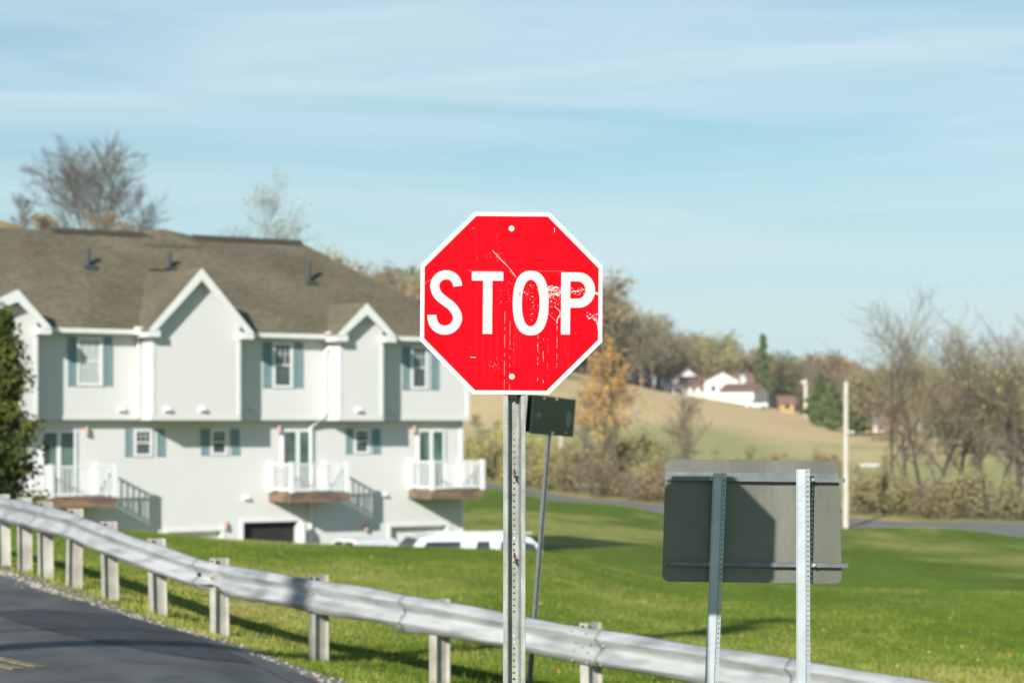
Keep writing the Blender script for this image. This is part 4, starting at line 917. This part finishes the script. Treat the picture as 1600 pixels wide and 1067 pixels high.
# fence panels by the farmhouse and in the field
def fence(label, px0, px1, d, h):
    a_ = ground(px0, d); b_ = ground(px1, d); R = empty('picket_fence', a_); tag(R, label, 'fence'); n_ = int((b_ - a_).length / .45)
    V = MB()
    for i in range(n_): 
        p_ = (b_ - a_) * (i / n_); z_ = tz(a_.x + p_.x, a_.y + p_.y) - a_.z; V.box(p_.x - .12, p_.x + .12, p_.y - .03, p_.y + .03, z_, z_ + h)
    V.build('pickets', trim, R); MB().tube((0, .05, h * .7), tuple((b_ - a_) + Vector((0, .05, h * .7))), .06, n=5).build('rail', trim, R)
fence('white picket fence in front of the tall farmhouse on the hill', 1068, 1140, 556, 1.6)
fence('short white fence in the field behind the roadside trees', 1345, 1378, d_for(1360, 729, 320), .35)
wt = MB(); wc = ground(1182, 530); wt.box(-2.4, 2.4, -.9, .9, .3, 1.3)
wr = empty('white_wagon', wc); tag(wr, 'low white vehicle parked on the track below the white outbuilding', 'car'); wt.build('body', carw, wr, bevel=.15)
MB().box(-1.4, 1.3, -.8, .8, 1.301, 1.75).build('cabin', carglass, wr, bevel=.15)
for x in (-1.5, 1.5):
    for s_ in (-.85, .85): MB().tube((x, s_ - .1, .35), (x, s_ + .1, .35), .35, n=12).build('wheel', tyre_m, wr)

# ---------------------------------------------------------------- trees
bark = mat('grey_bark', (0.20, 0.165, 0.12), .95, noise=.4, scale=3); bark_d = mat('dark_bark', (0.10, 0.085, 0.065), .95, noise=.4, scale=3)
twig_g = mat('dull_grey_twigs', (0.155, 0.15, 0.14), .95, noise=.3, scale=.6)
twig = mat('grey_twigs', (0.235, 0.20, 0.145), .95, noise=.3, scale=.6); twig_y = mat('yellow_twigs', (0.33, 0.27, 0.14), .95, noise=.3, scale=.6)
def leafm(name, c1, c2):
    m = mat(name, c1, .8, color2=c2, scale=.9, spec=.15); return m
L_or = leafm('orange_leaves', (0.58, 0.31, 0.09), (0.44, 0.27, 0.09)); L_br = leafm('brown_leaves', (0.31, 0.235, 0.13), (0.22, 0.17, 0.10))
L_gr = leafm('green_leaves', (0.10, 0.14, 0.05), (0.14, 0.18, 0.07)); L_ye = leafm('yellow_green_leaves', (0.46, 0.43, 0.10), (0.33, 0.33, 0.10))
L_rd = leafm('red_brown_leaves', (0.38, 0.20, 0.11), (0.30, 0.18, 0.10)); L_ol = leafm('olive_leaves', (0.27, 0.26, 0.12), (0.33, 0.28, 0.14))
L_cf = leafm('conifer_needles', (0.03, 0.05, 0.012), (0.12, 0.135, 0.03))

def grow(seed, H, spread, tr, nmain, lv=3, up=.5, kids=(7, 7, 7), clear=.25, fork=False, lean=0.0):
    rs_ = np.random.RandomState(seed); segs = []; tips = []
    def rnd(): return rs_.rand()
    def br(p, d, L_, r, level):
        k = 5 if level == 0 else 4 if level == 1 else 3; pts = [p]
        for i in range(k):
            d = d + rs_.randn(3) * (.05 if level == 0 else .16); d[2] += .10 * up * (level > 0); d /= np.linalg.norm(d)
            q = pts[-1] + d * L_ / k; r1 = max(r * (1 - .8 * (i + 1) / k), .004); segs.append((pts[-1], q, r * (1 - .8 * i / k), r1, level)); pts.append(q)
        if level >= lv: tips.append((pts[-1], d)); tips.append((pts[-2], d)); return
        nk = nmain if level == 0 else kids[level]
        for i in range(nk):
            f = (clear + (1 - clear) * (i + rnd() * .7) / nk) if level == 0 else .2 + .8 * (i + rnd() * .6) / nk
            f = min(f, .98); a = f * k; j = int(a); c = pts[j] + (pts[min(j + 1, k)] - pts[j]) * (a - j)
            az = rnd() * 2 * math.pi if level == 0 else rnd() * 2 * math.pi; o = np.array([math.cos(az), math.sin(az), 0])
            o = o - d * o.dot(d); o /= (np.linalg.norm(o) + 1e-6); an = (.55 + .5 * rnd()) * (1 if level else spread)
            dd = d * math.cos(an) + o * math.sin(an); dd[2] += .15 * up; dd /= np.linalg.norm(dd)
            ll = L_ * ((.62 - .32 * f) if level == 0 else (.62 - .2 * f)) * (.75 + .5 * rnd()); br(c, dd, ll, r * (1 - .8 * f) * .62, level + 1)
    d0 = np.array([lean, 0, 1.0]); d0 /= np.linalg.norm(d0)
    if fork:
        for q in range(fork):
            az = 2 * math.pi * (q + rnd() * .4) / fork; br(np.array([math.cos(az) * tr, math.sin(az) * tr, -.3]), np.array([math.cos(az) * .28 * spread, math.sin(az) * .28 * spread, 1.0]), H * (.8 + .2 * rnd()), tr * .7, 0)
    else: br(np.array([0, 0, -.3]), d0, H, tr, 0)
    return segs, tips, rs_
def seg_mesh(segs, levels, ns, rmin=0.0, rsc=1.0):
    S_ = [s for s in segs if s[4] in levels]
    if not S_: return np.zeros((0, 3)), np.zeros((0, 4), int)
    A = np.array([s[0] for s in S_]); B = np.array([s[1] for s in S_]); r0 = np.maximum(np.array([s[2] for s in S_]) * rsc, rmin); r1 = np.maximum(np.array([s[3] for s in S_]) * rsc, rmin)
    D = B - A; D /= np.linalg.norm(D, axis=1)[:, None] + 1e-9; X = np.cross(D, np.array([.31, .77, .55])); X /= np.linalg.norm(X, axis=1)[:, None]; Y = np.cross(D, X); V = []
    for P, r in ((A, r0), (B, r1)):
        for i in range(ns):
            t = 2 * math.pi * i / ns; V.append(P + X * (r * math.cos(t))[:, None] + Y * (r * math.sin(t))[:, None])
    V = np.stack(V, 1); m = len(S_); base = (np.arange(m) * 2 * ns)[:, None]; F_ = []
    for i in range(ns): F_.append(base + np.array([[i, (i + 1) % ns, ns + (i + 1) % ns, ns + i]]))
    return V.reshape(-1, 3), np.concatenate(F_, 0)
def leaf_quads(pts, per, spread, size, rs_):
    P = np.repeat(np.array(pts), per, 0); n_ = len(P); P = P + rs_.randn(n_, 3) * spread
    a = rs_.randn(n_, 3); a /= np.linalg.norm(a, axis=1)[:, None]; b_ = np.cross(a, rs_.randn(n_, 3)); b_ /= np.linalg.norm(b_, axis=1)[:, None]; s_ = size * (.5 + rs_.rand(n_, 1))
    V = np.stack([P - a * s_, P + b_ * s_ * .5, P + a * s_, P - b_ * s_ * .5], 1).reshape(-1, 3); F_ = (np.arange(n_) * 4)[:, None] + np.arange(4)[None]
    return V, F_
def cat(*ms):
    V, F_, M = [], [], []; o = 0
    for v, f, m in ms:
        if len(v) == 0: continue
        V.append(v); F_.append(f + o); M.append(np.full(len(f), m)); o += len(v)
    return np.concatenate(V), np.concatenate(F_), np.concatenate(M)
def tree_parts(seed, H, spread=.9, tr=.2, nmain=12, lv=3, leaves=None, lper=3, lsz=.12, lsp=.3, tw=.012, bk=bark, tg=twig, **kw):
    segs, tips, rs_ = grow(seed, H, spread, tr, nmain, lv, **kw)
    v1, f1 = seg_mesh(segs, (0,), 8); v2, f2 = seg_mesh(segs, range(1, lv), 4, tw * 1.2); v3, f3 = seg_mesh(segs, (lv,), 3, tw)
    parts = [(v2, f2, 0), (v3, f3, 1)]
    if leaves is not None:
        v4, f4 = leaf_quads([t_[0] for t_ in tips], lper, lsp, lsz, rs_); parts.append((v4, f4, 2))
    return (v1, f1), cat(*parts), [bk, tg] + ([leaves] if leaves is not None else [])
def tree(name, loc, label, cat_, group=None, rz_=0, sc=1.0, **kw):
    t_, c_, ms = tree_parts(**kw); R = empty(name, loc, rz_); R.scale = (sc, sc, sc); tag(R, label, cat_, group)
    np_mesh('trunk', t_[0], t_[1], ms[0], parent=R); np_mesh('crown', c_[0], c_[1], ms, c_[2], parent=R); return R
def base(px, d, sink=0): g = ground(px, d); g.z -= sink; return g
def hgt(px, ytop, d): return (HZ - ytop) / F * d - ground(px, d).z

# big bare trees on the hill behind the roof
tree('bare_tree', base(152, 225), 'large bare tree rising behind the left part of the roof', 'tree', seed=4, H=hgt(140, 212, 225) * .86, spread=1.05, tr=.24, nmain=15, lv=3, kids=(8, 8, 7), tw=.016, fork=3, up=.7, tg=twig_g, clear=.3)
tree('bare_tree', base(215, 230), 'thin bare tree to the right of the largest tree behind the roof', 'tree', seed=8, H=hgt(215, 285, 230) * .8, spread=.9, tr=.12, nmain=8, lv=3, tw=.015, up=.6, tg=twig_g)
tree('bare_tree', base(42, 220), 'short brown bare tree at the far left behind the roof', 'tree', seed=9, H=hgt(42, 305, 220)*.8, spread=.9, tr=.16, nmain=9, lv=3, tw=.018, tg=twig_g)
tree('bare_tree', base(352, 260), 'small wispy bare tree behind the middle of the roof', 'tree', seed=12, H=hgt(385, 318, 260) * .70, spread=.7, tr=.13, nmain=9, lv=3, tw=.012, fork=2, tg=twig_g)
for px, yt, d, sd_, lf, lab in ((182, 345, 205, 31, L_br, 'small tan leaved tree just showing over the roof'), (75, 345, 205, 33, L_br, 'small brown tree just over the roof at far left'), (415, 350, 250, 34, L_ol, 'small leafy tree at the right of the wispy bare tree')):
    tree('small_tree', base(px, d), lab, 'tree', seed=sd_, H=hgt(px, yt, d), spread=.9, tr=.12, nmain=9, lv=3, leaves=lf, lper=1, lsz=.13, tw=.012)
tree('bare_tree', base(519, 300), 'dark slim tree top poking above the right slope of the roof', 'tree', seed=14, H=hgt(519, 372, 300)*.62, spread=.12, tr=.2, nmain=10, lv=2, tw=.03, tg=bark_d, leaves=L_br, lper=1)

# evergreen beside the house
def conifer(loc, H, rad, label, seed, m=L_cf, nlay=22, q=13, lsz=.075, name='evergreen_tree', group=None):
    rs_ = np.random.RandomState(seed); R = empty(name, loc); tag(R, label, 'tree', group); segs = [(np.array([0, 0, -.3]), np.array([0, 0, H * .97]), .12 * H / 5, .01, 0)]; pts = []
    for i in range(nlay * 7):
        f = (i + rs_.rand()) / (nlay * 7); z = H * (.04 + .94 * f); r = rad * (1 - f) ** .75 * (.3 + .95 * rs_.rand() ** 1.3) * (1 + .25 * math.sin(z * 3.1 + seed)) + .1; az = rs_.rand() * 6.283
        e = np.array([math.cos(az) * r, math.sin(az) * r, z + r * (.15 + .25 * rs_.rand())]); s_ = np.array([0, 0, z]); segs.append((s_, e, .02, .006, 1))
        for t_ in np.linspace(.25, 1, 6): pts.append(s_ + (e - s_) * t_)
    v1, f1 = seg_mesh(segs, (0,), 8); v2, f2 = seg_mesh(segs, (1,), 3); v3, f3 = leaf_quads(pts, q, .11, lsz, rs_)
    np_mesh('trunk', v1, f1, bark, parent=R); c_ = cat((v2, f2, 0), (v3, f3, 1)); np_mesh('crown', c_[0], c_[1], [bark, m], c_[2], parent=R); return R
conifer(base(2, 56), hgt(2, 462, 56) * .93, .98, 'dark green evergreen tree standing at the left end of the townhouses', 3)
conifer(base(-50, 57), hgt(-50, 470, 57), 1.1, 'second evergreen mostly cut off by the left edge of the photo', 6)

# field and roadside trees
tree('young_tree', base(965, 215), 'slender young tree with orange leaves right of the stop sign', 'tree', seed=41, H=hgt(965, 512, 215)*.68, spread=.30, tr=.10, nmain=16, lv=3, kids=(5, 5, 4), leaves=L_or, lper=3, lsz=.17, lsp=.3, tw=.02, clear=.12, up=.8)
tree('young_tree', base(1075, 205), 'small brown bare tree in front of the tan field', 'tree', seed=43, H=hgt(1075, 628, 205)*.85, spread=.4, tr=.07, nmain=9, lv=3, leaves=L_br, lper=1, lsz=.09, tw=.014, clear=.15)
tree('young_tree', base(915, 222), 'faint grey twiggy tree left of the slender orange tree', 'tree', seed=45, H=hgt(915, 640, 222)*.8, spread=.4, tr=.06, nmain=7, lv=3, tw=.013, clear=.15)
conifer(base(1192, 640), hgt(1192, 522, 640), 3.4, 'dark green evergreen behind the hilltop buildings', 21, L_gr, 14, 16, .5)
conifer(base(1335, 430), hgt(1335, 590, 430), 3.4, 'dark green evergreen clump right of the tall pole', 22, L_gr, 12, 14, .5)
for i, (px, yt, d) in enumerate(((1282, 585, 470), (1300, 600, 450), (1272, 615, 480))):
    conifer(base(px, d), hgt(px, yt, d), 2.9, ['dark evergreen nearest the lamp pole on the hill', 'dark evergreen just left of the tall pole', 'low dark evergreen right beside the lamp pole'][i], 25 + i, L_gr, 10, 12, .55)
rt = [(1392, 470, 176, 1, None), (1420, 520, 185, .7, L_ol), (1447, 445, 172, 1, None), (1472, 455, 170, .9, None), (1498, 540, 180, .9, L_br), (1525, 520, 176, .9, L_rd), (1548, 468, 166, .7, None), (1575, 500, 170, .9, None), (1600, 530, 162, .9, L_ol), (1620, 480, 160, 1, None), (1590, 575, 178, 1, L_rd), (1640, 540, 165, 1, L_br)]
desc = {None: 'bare', L_ol: 'olive leaved', L_br: 'brown leaved', L_rd: 'red brown'}
order = sorted(range(len(rt)), key=lambda i: rt[i][0]); words = ['first', 'second', 'third', 'fourth', 'fifth', 'sixth', 'seventh', 'eighth', 'ninth', 'tenth', 'eleventh', 'twelfth', 'thirteenth', 'fourteenth', 'fifteenth', 'sixteenth', 'seventeenth']
for i, (px, yt, d, sp_, lf) in enumerate(rt):
    k = words[order.index(i)]
    tree('roadside_tree', base(px, d), f'{desc[lf]} tree beyond the far road, {k} from the tall pole going right', 'tree', 'trees beyond the far road', seed=60 + i, H=hgt(px, yt, d) * .80, spread=sp_, tr=.13 + .07 * (i % 3), nmain=9 + i % 4, lv=3, kids=(5, 6, 5), leaves=lf, lper=1, lsz=.12, lsp=.35, tw=.010, clear=.3, up=.8, lean=random.Random(i).uniform(-.12, .12), fork=2 if i in (2, 6) else False, bk=bark if i % 2 else bark_d, tg=twig_y if i % 3 else twig)

# hedgerows: bushes one can tell apart along the far road
bush_src = []
for i, (lf, h_) in enumerate(((L_ye, 3.0), (L_br, 2.6), (L_ol, 3.2), (None, 3.0), (L_ye, 2.2))):
    t_, c_, ms = tree_parts(seed=90 + i, H=h_, spread=1.15, tr=.06, nmain=10, lv=2, kids=(8, 8), leaves=lf, lper=4 if lf else 1, lsz=.10, lsp=.28, tw=.018, clear=.02, tg=twig_y if i % 2 == 0 else twig, fork=3)
    R = empty('bush', (0, -50, -30)); np_mesh('stems', t_[0], t_[1], ms[0], parent=R); np_mesh('foliage', c_[0], c_[1], ms, c_[2], parent=R); bush_src.append(R)
bd = ['yellow green bush', 'brown bush', 'olive green bush', 'bare grey bush', 'low yellow green bush']
RB = random.Random(77); ws = ['first', 'second', 'third', 'fourth', 'fifth', 'sixth', 'seventh', 'eighth', 'ninth', 'tenth', 'eleventh', 'twelfth', 'thirteenth', 'fourteenth', 'fifteenth', 'sixteenth', 'seventeenth', 'eighteenth', 'nineteenth', 'twentieth']
cnt = 0
def place_bush(px, d, kind, sc, label, grp):
    src = bush_src[kind]; c = copy_tree(src) if src.get('used') else src; src['used'] = 1
    if 'used' in c: 
        if c is not src: del c['used']
    c.location = base(px, d, .1); c.rotation_euler = (0, 0, RB.uniform(0, 6.28)); c.scale = (sc * RB.uniform(.9, 1.25), sc * RB.uniform(.9, 1.25), sc); tag(c, label, 'bush', grp)
lefts = [(735 + 16.5 * i + RB.uniform(-4, 4), RB.choice([0, 0, 1, 2, 2]) if i < 11 else RB.choice([1, 1, 3, 2, 3])) for i in range(20)]
for i, (px, k) in enumerate(lefts):
    place_bush(px, float(roadd(px)) + 9 + RB.uniform(0, 3), k, RB.uniform(.9, 1.35), f'{bd[k]} of the hedgerow left of the rectangular sign, {ws[i]} from its left end', 'hedgerow bushes left of the rectangular sign')
for i in range(20):
    px = 1330 + 15 * i + RB.uniform(-4, 4); k = RB.choice([1, 3, 3, 3, 2])
    place_bush(px, float(roadd(px)) + 9 + RB.uniform(0, 3), k, RB.uniform(.6, 1.05), f'{bd[k]} under the roadside trees, {ws[i]} from the tall pole going right', 'undergrowth bushes under the roadside trees')
for i in range(20):
    px = 742 + 15 * i + RB.uniform(-6, 6); k = RB.choice([3, 2, 1, 3, 0])
    place_bush(px, float(roadd(px)) + 16 + RB.uniform(0, 5), k, RB.uniform(1.0, 1.6), f'{bd[k]} in the back row of the hedgerow, {ws[i]} from its left end', 'back row of hedgerow bushes')
for s_ in bush_src:
    if not s_.get('used'):
        for c in list(s_.children): bpy.data.objects.remove(c)
        bpy.data.objects.remove(s_)
    else: del s_['used']

# far woods: one mass nobody could count
wood_var = []
for i, lf in enumerate((None, None, L_br, L_ol, None, L_rd, L_gr, L_ye)):
    t_, c_, ms = tree_parts(seed=120 + i, H=14, spread=.95, tr=.2, nmain=11, lv=2, kids=(7, 9), leaves=lf if lf is not None else L_ol, lper=4 if lf is not None else 0, lsz=.42, lsp=.6, tw=.05, clear=.2, up=.7)
    mm = {0: 0, 1: 1 + (i % 2), 2: {L_br: 3, L_ol: 4, L_rd: 5, L_gr: 6, L_ye: 7}.get(lf, 4)}
    v, f, m = cat((t_[0], t_[1], 0), (c_[0], c_[1], 9)); k0 = len(t_[1]); m[k0:] = [mm[int(x)] for x in c_[2]]; m[:k0] = 0
    wood_var.append((v, f, m))
L_pale = leafm('pale_olive_leaves', (0.36, 0.35, 0.16), (0.28, 0.29, 0.13))
wm = [bark, twig, twig_y, L_br, L_ol, L_rd, L_gr, L_pale]
RN = np.random.RandomState(4)
def wood(name, spots):
    V, F_, M = [], [], []; o = 0
    for (x, y, s_, k) in spots:
        v, f, m = wood_var[k]; a = RN.rand() * 6.283; c_, s2_ = math.cos(a), math.sin(a); w = v * np.array([s_ * 1.1, s_ * 1.1, s_]); w = np.stack([w[:, 0] * c_ - w[:, 1] * s2_ + x, w[:, 0] * s2_ + w[:, 1] * c_ + y, w[:, 2] + tz(x, y) - .3], 1)
        V.append(w); F_.append(f + o); M.append(m); o += len(v)
    tag(np_mesh(name, np.concatenate(V), np.concatenate(F_), wm, np.concatenate(M)), kind='stuff')
def pick(px): return int(RN.choice([0, 1, 2, 3, 4, 5, 6, 7], p=[.31, .26, .10, .08, .21, .02, .015, .005]))
sp1 = []
for i in range(150):      # left ridge behind the roof
    px = RN.uniform(530, 790); d = RN.uniform(395, 520); sp1.append(((px - 800) / F * d, d, RN.uniform(.6, .95), pick(px)))
wood('ridge_woods', sp1)
tag(bpy.data.objects['ridge_woods'], 'grey brown leafless woods on the ridge behind the townhouse roof', 'woods')
sp2 = []
for i in range(330):
    px = RN.uniform(780, 1130); d = RN.uniform(520, 800) + (px > 1030) * 110; s_ = RN.uniform(.8, 1.15) * (1.2 if px < 960 else .95); sp2.append(((px - 800) / F * d, d, s_, pick(px)))
for i in range(260):
    px = RN.uniform(1120, 1330); d = RN.uniform(650, 1000); sp2.append(((px - 800) / F * d, d, RN.uniform(.7, 1.0), pick(px)))
for i in range(300):
    px = RN.uniform(1310, 1720); d = RN.uniform(600, 1150); sp2.append(((px - 800) / F * d, d, RN.uniform(.65, .95), pick(px)))
for i in range(110):
    px = RN.uniform(1345, 1720); d = RN.uniform(330, 560); sp2.append(((px - 800) / F * d, d, RN.uniform(.42, .72), int(RN.choice([0, 1, 2, 3, 5, 6, 4], p=[.2, .15, .2, .18, .1, .07, .10]))))
wood('hill_woods', sp2); tag(bpy.data.objects['hill_woods'], 'grey, brown and olive autumn woods along the top of the far hill', 'woods')
# scrub in the field
sp3 = []
for i in range(70):
    px = RN.uniform(740, 1600); d = RN.uniform(235, 330); sp3.append(((px - 800) / F * d, d, RN.uniform(.08, .18), int(RN.choice([0, 2, 3]))))
wood('field_scrub', sp3); tag(bpy.data.objects['field_scrub'], 'low dry scrub scattered over the tan field', 'scrub')

# ---------------------------------------------------------------- grass, stones, leaves
def grass(name, N_, dmin, dmax, hmin, hmax, wid, mats_, seed):
    r = np.random.RandomState(seed); u = r.rand(N_); d = np.sqrt(dmin ** 2 + u * (dmax ** 2 - dmin ** 2)) if dmax < 45 else dmin * (dmax / dmin) ** u; px = r.uniform(-60, 1660, N_); x = (px - 800) / F * d; y = d
    EX = np.array([p.x for p in ed]); EY = np.array([p.y for p in ed]); o = np.argsort(EY); xe = np.interp(y, EY[o], EX[o])
    keep = x > xe + .35 + .25 * vnoise(x * 1.5, y * 1.5, 2); x = x[keep]; y = y[keep]; n_ = len(x); z = TZ(x, y)
    if hmax > .08: kp = vnoise(x * 1.3, y * 1.3, 33, 2) > .56; x = x[kp]; y = y[kp]; z = z[kp]; n_ = len(x)
    h = r.uniform(hmin, hmax, n_) * (.6 + .8 * vnoise(x * .8, y * .8, 6)); az = r.rand(n_) * 6.283; w = wid * (.6 + .8 * r.rand(n_)); lx = r.randn(n_) * .35 * h; ly = r.randn(n_) * .35 * h
    V = np.stack([np.stack([x - np.cos(az) * w, y - np.sin(az) * w, z - .01], 1), np.stack([x + np.cos(az) * w, y + np.sin(az) * w, z - .01], 1), np.stack([x + lx, y + ly, z + h], 1)], 1).reshape(-1, 3)
    F_ = np.arange(3 * n_).reshape(-1, 3); q = vnoise(x * 0.35, y * .15, 8) * 1.1 + r.rand(n_) * .4; mi = np.clip(((q - .55) * 5).astype(int), 0, 2)
    return tag(np_mesh(name, V, F_, mats_, mi), kind='stuff')
g1 = mat('grass_green', (0.125, 0.20, 0.018), .8, noise=.4, scale=2, spec=.15); g2m = mat('grass_light', (0.27, 0.31, 0.05), .8, noise=.3, scale=2, spec=.15); g3m = mat('grass_dry', (0.42, 0.37, 0.13), .8, noise=.3, scale=2, spec=.15)
tag(grass('lawn_grass', 300000, 17, 62, .02, .05, .006, [g1, g2m, g3m], 1), 'short green mown grass covering the lawn behind the guardrail', 'grass')
tag(grass('rough_grass', 40000, 18, 30, .05, .11, .006, [g1, g2m, g3m], 2), 'longer grass blades sprouting around the guardrail', 'grass')
stone_m = mat('pale_stone', (0.52, 0.47, 0.38), .9, noise=.45, scale=20)
r = np.random.RandomState(9); V, F_ = [], []; o = 0
ico = [(0, 0, 1), (.89, 0, .45), (.28, .85, .45), (-.72, .53, .45), (-.72, -.53, .45), (.28, -.85, .45), (.72, .53, -.45), (-.28, .85, -.45), (-.89, 0, -.45), (-.28, -.85, -.45), (.72, -.53, -.45), (0, 0, -1)]
icf = [(0, 1, 2), (0, 2, 3), (0, 3, 4), (0, 4, 5), (0, 5, 1), (1, 6, 2), (2, 7, 3), (3, 8, 4), (4, 9, 5), (5, 10, 1), (6, 7, 2), (7, 8, 3), (8, 9, 4), (9, 10, 5), (10, 6, 1), (11, 7, 6), (11, 8, 7), (11, 9, 8), (11, 10, 9), (11, 6, 10)]
for i in range(2600):
    k = r.randint(8, len(ed) - 60); p = ed[k]; nn = normal2(ed, k); off = r.randn() * .14 + .15; s_ = .009 + .013 * r.rand() + (.035 * r.rand() if r.rand() < .03 else 0); x = p.x + nn.x * off; y = p.y + nn.y * off
    v = np.array(ico) * (1 + .25 * r.randn(12, 1)) * s_ * np.array([1, 1, .7]) + np.array([x, y, tz(x, y) + .012]); V.append(v); F_.append(np.array(icf) + o); o += 12
tag(np_mesh('stones', np.concatenate(V), np.concatenate(F_), stone_m), 'pale gravel and small stones along the edge of the asphalt', 'gravel', kind='stuff')
v, f = leaf_quads(np.stack([(lambda px, d: np.stack([(px - 800) / F * d, d, TZ((px - 800) / F * d, d) + .05], 1))(r.uniform(300, 1600, 200), 24 * (2.3 ** r.rand(200)))], 0)[0], 1, .01, .026, r)
tag(np_mesh('fallen_leaves', v, f, [L_or]), 'scattered fallen orange leaves on the lawn', 'leaves', kind='stuff')
print('faces', sum(len(o_.data.polygons) for o_ in bpy.data.objects if o_.type == 'MESH'))

# ---------------------------------------------------------------- air
hz = MB(); hz.box(-9000, 9000, -400, 2100, -30, 110); ho = tag(hz.build('haze', []), 'thin pale autumn haze lying over the whole valley', 'haze', kind='stuff')
hm = bpy.data.materials.new('haze_air'); hm.use_nodes = True; hn_ = hm.node_tree.nodes; hn_.clear(); ho_ = hn_.new('ShaderNodeOutputMaterial'); pvn = hn_.new('ShaderNodeVolumePrincipled')
pvn.inputs['Color'].default_value = (0.86, 0.93, 0.97, 1); pvn.inputs['Density'].default_value = 0.00011; pvn.inputs['Anisotropy'].default_value = 0.0
hm.node_tree.links.new(pvn.outputs[0], ho_.inputs['Volume']); ho.data.materials.append(hm)
